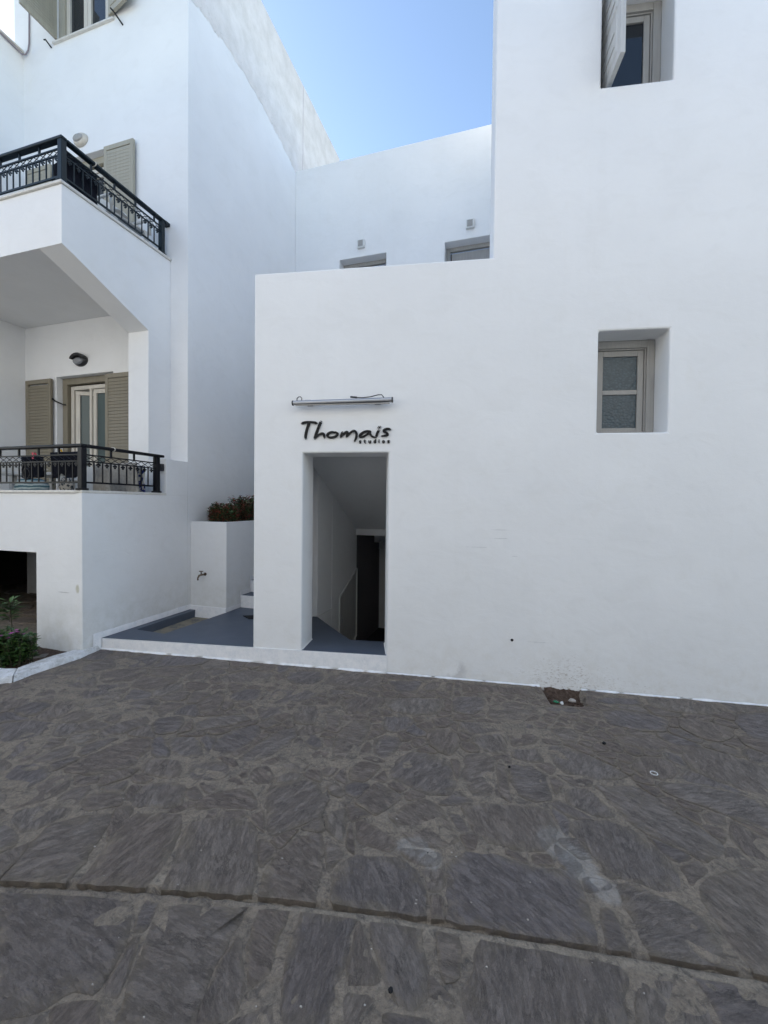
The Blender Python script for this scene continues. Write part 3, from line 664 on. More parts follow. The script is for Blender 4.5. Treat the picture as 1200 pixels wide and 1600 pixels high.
mb = MB()
for j in range(13):
    for i in range(15):
        u, v = .93+i*.42/14, 3.82+j*.38/12; mb.v.append((u, v, zg(u)-.058+max(0, v-4.08)*.45+noise.noise((u*18, v*18, 5))*.03+noise.noise((u*50, v*50, 5))*.012))
for j in range(12):
    for i in range(14):
        k = j*15+i
        if inpoly((.93+(i+.5)*.03, 3.82+(j+.5)*.0317), PIT): mb.f.append((k, k+1, k+16, k+15))
solo('hole_soil', 'R', (1.1, 4.0, -.06), mb, 'soil', kind='structure', smooth=True)

# ================================================================ RIGHT BUILDING (guest house)
RB = thing('guest_house', 'R', (-1.975, 4.188, 0), 'plain white guest house with an open stair doorway and two small deep windows', 'building')
VR = 4.188
SW = [(-1.44, -.542, .185, 2.236), (1.425, 2.04, 2.407, 3.355), (1.40, 2.015, 5.59, 6.56)]
def fR(u, z):
    if z > 4.102 and u < .452: return False
    return inside(SW)(u, z)
def shR(p, k):
    if abs(p[0]+.542) < .01 and p[2] < 2.3 and k: p[0] = -.615
    if abs(p[2]-4.102) < .01: p[2] += noise.noise((p[0]*2, k, 0))*.006
    return p
us = [-1.975, -1.44, -.542, .452, 1.40, 1.425, 2.015, 2.04, 5.4]; zs = [-.3, .185, 2.236, 2.407, 3.355, 4.102, 5.59, 6.56, 9.6]
part(RB, 'front_wall', wallgrid(us, zs, fR, VR, VR+.37, shR), 'plasterR', .016)
part(RB, 'side_wall', MB().box(-1.975, -1.72, VR+.374, 8.6, -.9, 4.098), 'plasterR', .012)
tu, tv = to('R', 'L', .452, VR)
T = MB(); a_ = to('L', 'R', tu+.03, tv+.38); b_ = to('L', 'R', tu+.5, tv+5.4); c_ = to('L', 'R', tu+.76, tv+5.4); d_ = to('L', 'R', tu+.29, tv+.38)
part(RB, 'tower_side_wall', T.prism([a_, b_, c_, d_], 'z', 3.9, 9.597), 'plasterR')
part(RB, 'end_wall', MB().box(5.1, 5.4, VR+.374, 9.4, -.9, 9.597), 'plasterR')
part(RB, 'roof', MB().box(1.9, 5.1, VR+.374, 9.4, 9.3, 9.55), 'plasterR')
part(RB, 'terrace_floor', MB().box(-1.71, .9, VR+.374, 8.0, 3.72, 3.92), 'plaster')
# threshold riser under doorway and landing
mb = MB(); N = 60; xs = [-3.748+(3.748-.542)*i/N for i in range(N+1)]
top = [(x, .183+noise.noise((x*3, 1, 0))*.002) for x in xs]
mb.prism([(xs[0], -.25)]+[(xs[-1], -.25)]+top[::-1], 'v', VR-.010, VR-.001)
part(RB, 'riser', mb, 'whitepaint')
# hand painted lime band along the foot of the wall
mb = MB(); N = 150
def band(mb, pts, F, z0f, h0, off=.006, foot=.018):
    o = len(mb.v)
    for i, (u, v, nu_, nv_) in enumerate(pts):
        z = z0f(u); r_ = noise.noise((u*6, v*11, 3)); r2 = noise.noise((u*31, v*31, 8))
        f_ = max(.003, foot + r2*.010 + r_*.014)
        mb.v += [(u+nu_*f_, v+nv_*f_, z+.003+.006*0), (u+nu_*f_*.5, v+nv_*f_*.5, z+.014), (u+nu_*off, v+nv_*off, z+h0*.6+r_*.006), (u+nu_*.001, v+nv_*.001, z+h0+r_*.010+r2*.004)]
    for i in range(len(pts)-1):
        for k in range(3): mb.f.append((o+i*4+k, o+(i+1)*4+k, o+(i+1)*4+k+1, o+i*4+k+1))
    return mb
for ua, ub in ((-3.76, -.545), (-.54, .95), (1.33, 5.3)):
    N = int((ub-ua)/.03)
    band(mb, [(ua+i*(ub-ua)/N, VR-.0005 if ua > -.541 else VR-.0105, 0, -1) for i in range(N+1)], 'R', lambda u: zg(u), .016 if ua > -.6 else .024, .004, .010)
part(RB, 'painted_foot', mb, 'whitepaint', smooth=True)
part(RB, 'nail_hole', MB().tube([(.686, VR-.002, .408), (.686, VR-.0005, .408)], .014, 9), 'blackplastic')

def window(t, F, u0, u1, z0, z1, v, split):
    """beige casement in a deep opening: window > outer frame, sash, bars, panes"""
    f = .072; fr = MB()
    fr.box(u0, u0+f, v, v+.07, z0, z1).box(u1-f, u1, v, v+.07, z0, z1).box(u0+f+.0005, u1-f-.0005, v, v+.07, z1-f, z1).box(u0+f+.0005, u1-f-.0005, v, v+.07, z0, z0+.03)
    w_ = part(t, 'window', fr, 'beige', .004)
    r = MB(); g = .014
    r.box(u0+f+.001, u0+f+g, v+.018, v+.07, z0+.031, z1-f-.001).box(u1-f-g, u1-f-.001, v+.018, v+.07, z0+.031, z1-f-.001).box(u0+f+g+.001, u1-f-g-.001, v+.018, v+.07, z1-f-g, z1-f-.001)
    part(t, 'rebate', r, 'beige', .002, par=w_)
    a, b, c, e = u0+f+g+.004, u1-f-g-.004, z0+.036, z1-f-g-.004; s_ = .055
    sh = MB(); sh.box(a, a+s_, v+.028, v+.068, c, e).box(b-s_, b, v+.028, v+.068, c, e).box(a+s_, b-s_, v+.028, v+.068, e-s_, e).box(a+s_, b-s_, v+.028, v+.068, c, c+s_)
    part(t, 'sash', sh, 'beige', .004, par=w_)
    if split:
        zm = (c+e)/2-.0
        part(t, 'glazing_bar', MB().box(a+s_+.001, b-s_-.001, v+.030, v+.066, zm-.022, zm+.022), 'beige', .003, par=w_)
        for q0, q1 in ((c+s_, zm-.023), (zm+.023, e-s_)):
            part(t, 'pane', MB().box(a+s_+.001, b-s_-.001, v+.046, v+.052, q0, q1), 'obscure', par=w_)
        part(t, 'drip_rail', MB().box(a, b, v+.010, v+.027, c-.002, c+.018), 'beige', .003, par=w_)
    else:
        part(t, 'pane', MB().box(a+s_+.001, b-s_-.001, v+.046, v+.052, c+s_, e-s_), 'glass', par=w_)
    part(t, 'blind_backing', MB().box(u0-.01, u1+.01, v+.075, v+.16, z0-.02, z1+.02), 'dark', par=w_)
    return w_
window(RB, 'R', 1.425, 2.037, 2.4085, 3.353, 4.452, True)
window(RB, 'R', 1.40, 2.012, 5.5915, 6.558, 4.42, False)
# outward-swung solid shutter leaf of the upper window
sh = part(RB, 'shutter', MB().box(1.462, 1.505, 3.925, 4.43, 5.625, 6.53), 'greypanel', .004)
for q0, q1 in ((5.70, 6.04), (6.09, 6.45)):
    part(RB, 'shutter_panel', MB().hexa([(1.4615, 3.985, q0), (1.4615, 4.385, q0), (1.452, 4.365, q0+.02), (1.452, 4.005, q0+.02), (1.4615, 3.985, q1), (1.4615, 4.385, q1), (1.452, 4.365, q1-.02), (1.452, 4.005, q1-.02)]), 'greypanel', par=sh)
    for k in (0, 1):
        zz = q0+.08+k*.12
        part(RB, 'moulding', MB().box(1.4445, 1.4515, 4.03, 4.34, zz, zz+.012), 'greypanel', par=sh)
for z in (5.75, 6.4): part(RB, 'hinge', MB().tube([(1.455, 4.437, z-.04), (1.455, 4.437, z+.04)], .009, 8), 'iron', par=sh)

# ---- stairwell behind the doorway
SWL = thing('stairwell', 'L', (-2.465, 5.13, .185), 'dim white stairwell behind the open doorway, with a landing, sloping soffit and small cupboard', 'stairwell')
def RL(u, v): return to('R', 'L', u, v)
lp = [RL(*p) for p in ((-1.437, VR-.004), (-.545, VR-.004), (-.600, 4.592), (-1.01, 4.587), (-1.206, 4.84), (-1.651, 5.446), (-1.716, 5.45), (-1.716, 4.56), (-1.437, 4.56))]
part(SWL, 'landing', MB().prism(lp, 'z', .09, .187), 'blue')
ed = [RL(*p) for p in ((-.602, 4.597), (-1.012, 4.592), (-1.208, 4.845), (-1.648, 5.446))]
q1 = RL(-1.716, 5.447); q2 = RL(-1.655, 5.440)
mb = MB().prism([(q1[0]-.1, q1[1]), q2, (-2.466, 5.6), (-2.9, 5.6)], 'z', .188, 2.9)
part(SWL, 'return_wall', mb, 'plaster', .01)
part(SWL, 'stair_wall', MB().box(-2.75, -2.465, 5.601, 6.62, -1.0, 2.9).prism([q2, (-2.465, 5.6), (-2.75, 5.6), (-2.75, 5.2)], 'z', -1.0, .186), 'plaster', .004)
lw = [RL(-1.437, 4.56), RL(-1.716, 4.56), RL(-1.716, 5.44), RL(-1.80, 5.44), RL(-1.80, 4.5), RL(-1.437, 4.5)]
r1 = RL(-.600, 4.585)
part(SWL, 'stair_wall_shade_tone', MB().box(-2.75, -2.465, 6.6205, 9.6, -1.0, 2.9), 'dim')  # deeper run of the stair wall, its shade put into the colour
part(SWL, 'right_wall', MB().prism([(r1[0]+.001, r1[1]-.03), (r1[0]+.3, r1[1]-.03), (r1[0]+.3, 9.6), (r1[0]+.001, 9.6)], 'z', -1.0, 2.9), 'plaster')
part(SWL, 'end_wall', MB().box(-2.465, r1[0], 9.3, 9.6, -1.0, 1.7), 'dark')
part(SWL, 'front_underwall', MB().prism([RL(-1.95, 4.56), RL(-.5, 4.56), RL(-.5, 4.50), RL(-1.95, 4.50)], 'z', -1.0, -.02), 'plaster')
rx = r1[0]
part(SWL, 'soffit', MB().prism([(4.40, 2.53), (6.6, 1.276), (6.6, 1.45), (4.40, 2.75)], 'u', -2.47, rx), 'plaster')
part(SWL, 'ceiling_beam', MB().box(-2.46, rx-.001, 6.55, 6.75, 1.195, 1.30), 'plaster', .006)
part(SWL, 'low_ceiling', MB().box(-2.46, rx-.001, 6.751, 9.3, 1.26, 1.42), 'plaster')
part(SWL, 'far_beam', MB().box(-2.46, rx-.001, 7.55, 7.7, .99, 1.26), 'plaster', .006)
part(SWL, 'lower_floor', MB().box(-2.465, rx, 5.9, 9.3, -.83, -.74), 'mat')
for k in range(5):
    part(SWL, 'step', MB().box(-2.46, rx-.001, 4.62+k*.27, 4.889+k*.27, -.9, .0-k*.18), 'blue')
cb = part(SWL, 'cupboard_door', MB().prism([(5.87, -.26), (5.87, .29), (6.575, .62), (6.575, -.50), (6.30, -.60)], 'u', -2.460, -2.452), 'greypanel')
fr = MB()
for a, b in (((5.86, -.27), (5.86, .30)), ((5.86, .30), (6.585, .632)), ((6.585, .632), (6.585, -.50)), ((6.585, -.50), (6.30, -.62))):
    fr.tube([(-2.448, *a), (-2.448, *b)], .014, 6)
part(SWL, 'cupboard_frame', fr, 'whitelamp', par=cb)
part(SWL, 'cupboard_handle', MB().tube([(-2.43, 5.93, -.12), (-2.43, 5.93, -.04)], .008, 6), 'alu', par=cb)
t = thing('ceiling_spotlight', 'L', (-2.2, 7.2, 1.2), 'small white twin spotlight under the low ceiling deep in the stairwell', 'lamp')
part(t, 'lamp_base', MB().box(-2.36, -2.16, 7.50, 7.548, .995, 1.03), 'whitelamp', .003)
for u in (-2.32, -2.21): part(t, 'lamp_head', MB().tube([(u, 7.52, .994), (u, 7.50, .87)], .032, 12), 'whitelamp')

# ================================================================ LEFT BUILDING
UB = -4.364; VF = 4.87
LB = thing('apartment_house', 'L', (UB, 3.345, 0), 'tall white house on the left with two railed balconies and taupe shutters', 'building')
part(LB, 'base_wall', wallgrid([-9.5, -7.3, -5.045, -4.62, UB], [-.3, 1.136, 1.80], inside([(-7.3, -5.045, -.3, 1.136)]), 3.345, 3.62, None, VF-.001), 'plasterL', .004)
mb = MB().prism([(-9.5, 3.325), (-4.45, 3.325), (-4.41, 3.341), (UB+.003, 3.341), (UB+.003, 4.489), (-4.60, 4.488), (-4.60, 3.62), (-9.5, 3.62)], 'z', 1.8005, 1.832)
part(LB, 'lower_coping', mb, 'marble', .006)
part(LB, 'coping_stub', MB().box(-4.66, UB, 4.49, VF-.0005, 1.80, 2.28), 'plasterL', .003)
part(LB, 'balcony_pillar', MB().box(-5.005, -4.663, 4.49, VF, 1.30, 4.002), 'plasterL')
part(LB, 'lower_balcony_floor', MB().box(-7.57, -4.63, 3.623, VF-.001, 1.14, 1.33), 'marble')
FW = [(-6.884, -5.727, 1.34, 3.66), (-6.884, -5.727, 4.66, 6.975), (-6.84, -5.75, 8.80, 9.95)]
part(LB, 'facade_wall', wallgrid([-9.4, -7.775, -6.884, -6.84, -5.75, -5.727, -4.62, UB], [-1, 1.14, 1.34, 3.66, 4.66, 6.975, 8.80, 9.95, 10.62],
     lambda u, z: inside(FW)(u, z) and not (u < -7.775 and z > 8.8) and not (z < 1.14 and u < -4.62), VF, VF+.28, None, 10.2), 'plasterL', .006)
part(LB, 'wing_wall', MB().box(-7.95, -7.57, 3.37, VF, 1.30, 8.85), 'plasterL')
part(LB, 'wing_flashing', MB().box(-7.96, -7.545, 3.36, VF-.004, 8.853, 8.89), 'marble', .008)
part(LB, 'roof_slab', MB().box(-7.77, -4.63, VF+.285, 10.2, 10.4, 10.6), 'plasterL')
part(LB, 'rear_wall', MB().box(-7.77, -4.63, 9.9, 10.2, -.3, 10.4), 'plasterL')
part(LB, 'back_side_wall', MB().box(-8.0, -7.775, VF+.285, 10.2, -.3, 10.4), 'plasterL')
# balcony: solid front, tapering side beam, soffit
part(LB, 'balcony_front', MB().box(-7.56, -4.663, 3.362, 3.523, 4.487, 5.115), 'plasterL')
part(LB, 'balcony_side', MB().prism([(3.523, 4.423), (4.49, 4.002), (4.868, 4.002), (4.868, 5.115), (3.523, 5.115)], 'u', -5.005, -4.663), 'plasterL')
part(LB, 'balcony_corner_beam', MB().prism([(3.362, 4.487), (3.523, 4.423), (3.523, 4.487)], 'u', -5.005, -4.663), 'plasterL')
part(LB, 'balcony_slab', MB().box(-7.56, -5.008, 3.523, VF-.002, 4.49, 4.655), 'plasterL')
part(LB, 'upper_coping', MB().prism([(-7.56, 3.338), (-4.64, 3.338), (-4.64, 4.868), (-4.80, 4.868), (-4.80, 3.53), (-7.56, 3.53)], 'z', 5.118, 5.15), 'marble', .008)
# garage room
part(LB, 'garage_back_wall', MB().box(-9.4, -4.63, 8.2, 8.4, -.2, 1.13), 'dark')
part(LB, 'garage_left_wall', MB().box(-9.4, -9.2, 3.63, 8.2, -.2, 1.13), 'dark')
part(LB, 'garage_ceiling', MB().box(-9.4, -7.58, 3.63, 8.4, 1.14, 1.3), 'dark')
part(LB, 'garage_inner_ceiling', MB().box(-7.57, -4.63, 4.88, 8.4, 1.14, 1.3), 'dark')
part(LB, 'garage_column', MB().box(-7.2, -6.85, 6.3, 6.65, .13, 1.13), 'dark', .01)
part(LB, 'garage_door', MB().box(-7.9, -6.9, 7.95, 8.0, .13, 1.08), 'greypanel', .01)
gf = part(LB, 'garage_floor', MB().box(-9.4, -4.63, 3.35, 8.3, -.05, .10), 'mortar')
rg = random.Random(3)
for i in range(7):
    for j in range(7):
        u = -8.6+i*.6+(j % 2)*.3+rg.uniform(-.08, .08); v = 3.95+j*.42+rg.uniform(-.06, .06)
        if u > -4.95: continue
        n_ = 9; P = [(u+math.cos(k/n_*6.283)*rg.uniform(.19, .26), v+math.sin(k/n_*6.283)*rg.uniform(.13, .18)) for k in range(n_)]
        part(LB, 'paving_stone', MB().prism(P, 'z', .09, .112+rg.uniform(0, .004)), 'stone', par=gf)
# skirting paint along the landing
def skirt(pts, z0, z1, F, name='painted_skirting', t_=LB):
    mb = MB()
    for (a, b) in zip(pts, pts[1:]):
        du, dv = b[0]-a[0], b[1]-a[1]; L = math.hypot(du, dv); nx, ny = dv/L*.006, -du/L*.006
        n_ = max(2, int(L/.05)); o = len(mb.v)
        for i in range(n_+1):
            u, v = a[0]+du*i/n_, a[1]+dv*i/n_; r_ = noise.noise((u*9, v*9, 2))*.006
            mb.v += [(u+nx*1.6, v+ny*1.6, z0), (u+nx, v+ny, z1-.012+r_), (u+nx*.1, v+ny*.1, z1+r_)]
        for i in range(n_):
            for k in range(2): mb.f.append((o+i*3+k, o+i*3+3+k, o+i*3+4+k, o+i*3+1+k))
    return part(t_, name, mb, 'whitepaint', smooth=True)
skirt([(UB, 3.56), (UB, 4.93)], .187, .255, 'L')
skirt([(UB, 3.46), (UB, 3.575)], .02, .255, 'L')

def shutter(t, u0, u1, z0, z1, v, m_, par=None, thick=.04, tilt=.009):
    """louvred leaf lying in the u-z plane; slats are parts of the leaf"""
    s_ = .055; f = MB()
    f.box(u0, u0+s_, v, v+thick, z0, z1).box(u1-s_, u1, v, v+thick, z0, z1).box(u0+s_, u1-s_, v, v+thick, z1-s_*1.2, z1).box(u0+s_, u1-s_, v, v+thick, z0, z0+s_*1.4)
    f.box(u0+s_, u1-s_, v, v+thick, (z0+z1)/2-.25-.03, (z0+z1)/2-.25+.03)
    lf = part(t, 'shutter', f, m_, .004)
    first = None; z = z0+s_*1.4+.012; zm = (z0+z1)/2-.25
    while z < z1-s_*1.2-.03:
        if abs(z+.02-zm) > .055:
            if first is None:
                sl_ = MB().hexa([(u0+s_, v+.003, z), (u1-s_, v+.003, z), (u1-s_, v+.012, z-.004), (u0+s_, v+.012, z-.004), (u0+s_, v+.003+tilt, z+.050), (u1-s_, v+.003+tilt, z+.050), (u1-s_, v+.012+tilt, z+.050), (u0+s_, v+.012+tilt, z+.050)])
                first = part(t, 'slat', sl_, m_, par=lf); fz = z
            else: rep(t, first, [(0, 0, z-fz)], lf)
        z += .048
    return lf
def shutter_hooks(t, lf, pts):
    for p in pts: part(t, 'hook', MB().tube(p, .008, 6), 'iron', par=lf)
def french(t, u0, u1, z0, z1, v, frame_m, glass_m):
    f = .10; w_ = MB().box(u0, u0+f, v, v+.09, z0, z1).box(u1-f, u1, v, v+.09, z0, z1).box(u0+f, u1-f, v, v+.09, z1-f, z1)
    d0 = part(t, 'balcony_door', w_, frame_m, .006)
    c = .06; a, b, e = u0+f+.02, u1-f-.02, z1-f-.02
    w2 = MB().box(a, a+c, v+.045, v+.12, z0, e).box(b-c, b, v+.045, v+.12, z0, e).box(a+c, b-c, v+.045, v+.12, e-c, e)
    part(t, 'inner_frame', w2, 'cream', .005, par=d0)
    m0 = (a+b)/2
    # right leaf shut
    def leaf(x0, x1, par):
        s_ = .065; l = MB().box(x0, x0+s_, v+.055, v+.11, z0+.02, e-c-.01).box(x1-s_, x1, v+.055, v+.11, z0+.02, e-c-.01).box(x0+s_, x1-s_, v+.055, v+.11, e-c-s_-.01, e-c-.01).box(x0+s_, x1-s_, v+.055, v+.11, z0+.02, z0+.14)
        return l, (x0+s_+.001, x1-s_-.001, e-c-s_-.011)
    l, g = leaf(m0+.0, b-c-.005, d0); part(t, 'door_leaf', l, 'cream', .004, par=d0)
    part(t, 'pane', MB().box(g[0], g[1], v+.078, v+.084, z0+.141, g[2]), glass_m, par=d0)
    # left leaf stands ajar, turned inwards about its left edge
    l, g = leaf(a+c+.005, m0-.002, d0); ang = R_(20); ox = a+c+.005; oy = v+.11
    def tw(mb_):
        mb_.v = [(ox+(p[0]-ox)*math.cos(ang)-(p[1]-oy)*math.sin(ang), oy+(p[0]-ox)*math.sin(ang)+(p[1]-oy)*math.cos(ang), p[2]) for p in mb_.v]; return mb_
    part(t, 'door_leaf', tw(l), 'cream', .004, par=d0, label='door leaf standing ajar')
    part(t, 'pane', tw(MB().box(g[0], g[1], v+.078, v+.084, z0+.141, g[2])), glass_m, par=d0)
    part(t, 'centre_post', MB().box(m0-.045, m0-.003, v+.03, v+.054, z0, e-c), 'cream', .004, par=d0)
    o = MB(); n_ = 40
    for j in (0, 1):
        for i in range(n_+1): o.v.append((u0+f+(u1-u0-2*f)*i/n_, v+.30+.03*math.sin(i*1.9), (z0+.02, z1-f)[j]))
    for i in range(n_): o.f.append((i, i+1, n_+2+i, n_+1+i))
    part(t, 'curtain', o, 'curtain', par=d0, smooth=True)
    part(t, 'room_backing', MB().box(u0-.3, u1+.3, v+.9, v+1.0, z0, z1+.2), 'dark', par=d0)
    return d0
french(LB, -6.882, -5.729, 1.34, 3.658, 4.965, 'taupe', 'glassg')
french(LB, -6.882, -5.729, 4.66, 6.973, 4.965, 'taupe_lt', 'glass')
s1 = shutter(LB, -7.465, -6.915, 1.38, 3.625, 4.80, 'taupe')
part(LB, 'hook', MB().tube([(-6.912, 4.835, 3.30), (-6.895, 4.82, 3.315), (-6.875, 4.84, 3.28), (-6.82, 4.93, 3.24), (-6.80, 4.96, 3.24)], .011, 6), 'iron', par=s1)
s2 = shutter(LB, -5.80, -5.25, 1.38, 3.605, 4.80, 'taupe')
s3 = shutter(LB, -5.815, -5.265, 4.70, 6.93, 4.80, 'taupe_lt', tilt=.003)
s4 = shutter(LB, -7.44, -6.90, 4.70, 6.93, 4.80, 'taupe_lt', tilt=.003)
# top window: frame, two leaves standing open, sill
tw_ = MB(); v = 4.93; a, b, z0, z1 = -6.838, -5.752, 8.815, 9.948
tw_.box(a, a+.13, v-.03, v+.06, z0, z1).box(b-.09, b, v-.03, v+.06, z0, z1).box(a+.13, b-.09, v-.03, v+.06, z1-.08, z1)
wn = part(LB, 'window', tw_, 'taupe_lt', .005)
l = MB(); x0, x1 = a+.135, b-.095; xm = (x0+x1)/2
for q0, q1 in ((x0, xm-.003), (xm+.003, x1)): l.box(q0, q0+.07, v-.01, v+.05, z0+.005, z1-.085).box(q1-.07, q1, v-.01, v+.05, z0+.005, z1-.085).box(q0+.07, q1-.07, v-.01, v+.05, z0+.005, z0+.06)
part(LB, 'sash', l, 'cream', .004, par=wn)
for q0, q1 in ((x0, xm-.003), (xm+.003, x1)): part(LB, 'pane', MB().box(q0+.071, q1-.071, v+.02, v+.026, z0+.061, z1-.086), 'glass', par=wn)
part(LB, 'sill', MB().box(-6.90, -5.68, 4.835, 4.96, 8.782, 8.812), 'marble', .006, par=wn)
def sidelf(hu, hv, ang, wid, z0, z1):
    s_ = .06; mb = MB().box(0, wid, 0, .04, z0, z1)
    ca, sa = math.cos(ang), math.sin(ang)
    mb.v = [(hu+p[0]*ca-p[1]*sa, hv+p[0]*sa+p[1]*ca, p[2]) for p in mb.v]
    lf = part(LB, 'shutter', mb, 'taupe_lt', .004)
    for side in (-.0055, .0405):
        m2 = MB(); z = z0+.09
        first = MB().hexa([(s_, side, z), (wid-s_, side, z), (wid-s_, side+.005, z), (s_, side+.005, z), (s_, side-.004*(1 if side < 0 else -1), z+.035), (wid-s_, side-.004*(1 if side < 0 else -1), z+.035), (wid-s_, side+.005, z+.035), (s_, side+.005, z+.035)])
        first.v = [(hu+p[0]*ca-p[1]*sa, hv+p[0]*sa+p[1]*ca, p[2]) for p in first.v]
        f_ = part(LB, 'slat', first, 'taupe_lt', par=lf)
        rep(LB, f_, [(0, 0, .042*k) for k in range(1, int((z1-z0-.2)/.042))])
    return lf
a1 = sidelf(-6.835, 4.845, R_(-91), .50, 8.82, 9.93)
part(LB, 'hook', MB().tube([(-6.845, 4.36, 8.90), (-6.85, 4.40, 8.86), (-6.852, 4.42, 8.90)], .009, 6), 'iron', par=a1)
a2 = sidelf(-5.76, 4.83, R_(-13), .50, 8.84, 9.93)
for nm, p in (('left', [(-6.99, 4.78, 8.80), (-6.97, 4.79, 8.815), (-6.94, 4.86, 8.75)]), ('r', [(-5.63, 4.76, 8.82), (-5.60, 4.78, 8.79), (-5.52, 4.865, 8.66)])):
    part(LB, 'shutter_catch', MB().tube(p, .011, 6), 'iron')

# cable on the facade
cab = [(-7.41, 4.855, 9.9), (-7.413, 4.855, 9.3), (-7.415, 4.853, 8.95), (-7.43, 4.85, 8.85), (-7.48, 4.845, 8.79), (-7.53, 4.83, 8.79), (-7.552, 4.80, 8.81), (-7.553, 4.5, 8.83), (-7.553, 3.4, 8.83)]
solo('cable', 'L', (-7.41, 4.855, 9.9), MB().tube(cab, .011, 8), 'pipe', 'thin grey purple cable running down the facade beside the top window', 'cable', smooth=True)

# ================================================================ BACK BUILDING
VB = 7.9
BB = thing('terrace_house', 'L', (UB, VB, 0), 'white upper storey set back behind the parapet, with the tops of two doorways showing', 'building')
dr = [(-3.369, -2.388, 4.3, 6.61), (-1.248, -.27, 4.3, 6.625)]
part(BB, 'wall', wallgrid([UB+.001, -3.369, -2.388, -1.248, -.27, 2.6], [-1, 4.3, 6.61, 8.58], inside([(-3.369, -2.388, 4.3, 6.61), (-1.248, -.27, 4.3, 6.61)]), VB, VB+.32), 'plaster', .008)
for (a, b, c_, e) in ((-3.369, -2.388, 4.3, 6.609), (-1.248, -.27, 4.3, 6.609)):
    w_ = part(BB, 'door', MB().box(a+.003, a+.075, VB+.20, VB+.27, c_, e-.002).box(b-.075, b-.003, VB+.20, VB+.27, c_, e-.002).box(a+.075, b-.075, VB+.20, VB+.27, e-.075, e-.002), 'beige', .004)
    part(BB, 'door_leaf', MB().box(a+.10, b-.10, VB+.235, VB+.27, c_, e-.10), 'greydoor', .003, par=w_)
    part(BB, 'door_panel', MB().box(a+.24, b-.24, VB+.225, VB+.2345, c_+.3, e-.26), 'greydoor', .003, par=w_)
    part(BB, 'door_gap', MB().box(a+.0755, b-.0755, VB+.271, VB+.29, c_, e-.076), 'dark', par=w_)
for (u, z, lab) in ((-2.899, 6.835, 'small square white wall light above the left upper doorway'), (-.781, 6.845, 'small square white wall light above the right upper doorway')):
    t = thing('wall_light', 'L', (u, VB, z), lab, 'wall light', 'square wall lights above the upper doorways')
    part(t, 'housing', MB().box(u-.075, u+.075, VB-.055, VB-.001, z-.075, z+.08), 'whitelamp', .008)
    part(t, 'lens', MB().box(u-.055, u+.045, VB-.062, VB-.056, z-.05, z+.065), 'lensb', .003)

# ================================================================ LANDING, CHANNEL, STEPS, PLANTER
def vf(u): # front edge of the landing (plane of the right building) in L coordinates
    a = to('R', 'L', -3.745, VR); b = to('R', 'L', -.54, VR); return a[1]+(b[1]-a[1])*(u-a[0])/(b[0]-a[0])
def ue(v):    # where the side wall of the guest house stands, in L coordinates
    lo = to('R', 'L', -1.974, 4.6); hi = to('R', 'L', -1.974, 8.5); return lo[0]+(hi[0]-lo[0])*(v-lo[1])/(hi[1]-lo[1])
LD = thing('landing_platform', 'L', (-3.0, 4.2, .185), 'blue grey painted landing with a sunken sandy channel beside the left wall', 'landing', kind='structure')
zt = .185; sR = to('R', 'L', -1.976, 4.56); sR2 = to('R', 'L', -1.976, 6.2)
surf = MB()
def poly(P, z): surf.add([(p[0], p[1], z) for p in P], [tuple(range(len(P)))])
c0, c1, c2 = -4.262, -3.99, -3.80
poly([(UB, vf(UB)), (c0, vf(c0)), (c0, 4.93), (UB, 4.93)], zt)
poly([(c0, vf(c0)), (c2-.02, vf(c2-.02)), (c2-.02, 3.9), (c0, 3.93)], zt)
e0 = to('R', 'L', -1.976, VR)
poly([(c2-.02, vf(c2-.02)), e0, (ue(5.24), 5.24), (-3.757, 5.24), (-3.757, 4.93), (c2-.02, 3.9)], zt)
surf.add([(c0, 3.93, zt), (c0, 4.93, zt), (c0, 4.93, .085), (c0, 3.93, .085)], [(0, 1, 2, 3)])
surf.add([(c0, 3.93, zt), (c2-.02, 3.9, zt), (c1, 3.98, .085), (c0, 3.98, .085)], [(0, 1, 2, 3)])
surf.add([(c2-.02, 3.9, zt), (-3.757, 4.93, zt), (-3.99, 4.93, .085), (c1, 3.98, .085)], [(0, 1, 2, 3)])
part(LD, 'painted_surface', surf, 'blue')
part(LD, 'channel_bed', MB().add([(c0, 3.93, .0855), (c1+.02, 3.95, .0855), (-3.97, 4.94, .0855), (c0, 4.94, .0855)], [(0, 1, 2, 3)]), 'sand')
for k in range(8):
    v0, v1 = 5.241+k*.235, 7.89 if k == 7 else 5.241+(k+1)*.235+.02
    t_ = part(LD, 'step', MB().prism([(-3.755, v0), (ue(v0), v0), (ue(v1), v1), (-3.755, v1)], 'z', .1, .361+k*.18), 'whitepaint', .006)
    v0, v1 = v0+.008, 7.89 if k == 7 else v1-.021
    part(LD, 'tread', MB().prism([(-3.735, v0), (ue(v0)-.004, v0), (ue(v1)-.004, v1), (-3.735, v1)], 'z', .362+k*.18, .3665+k*.18), 'blue', par=t_)
mb = MB()
for k in range(8): mb.box(-3.752, -3.742, 5.225+k*.235, 5.475+k*.235, .30+k*.18, .43+k*.18)
part(LD, 'stair_skirting', mb, 'whitepaint')
PL = thing('planter', 'L', (-4.0, 5.3, .185), 'tall white masonry planter with a brass tap, between the left wall and the side steps', 'planter')
mb = wallgrid([UB+.002, -3.761], [-.1, 1.44], lambda a, b: True, 4.93, 5.02)
part(PL, 'front_panel', mb, 'plasterL')
part(PL, 'side_panel', MB().box(-3.85, -3.761, 5.02, 7.88, -.1, 1.44), 'plasterL')
part(PL, 'soil_bed', MB().box(UB+.003, -3.852, 5.023, 7.88, 1.2, 1.38), 'soil')
mb = MB()
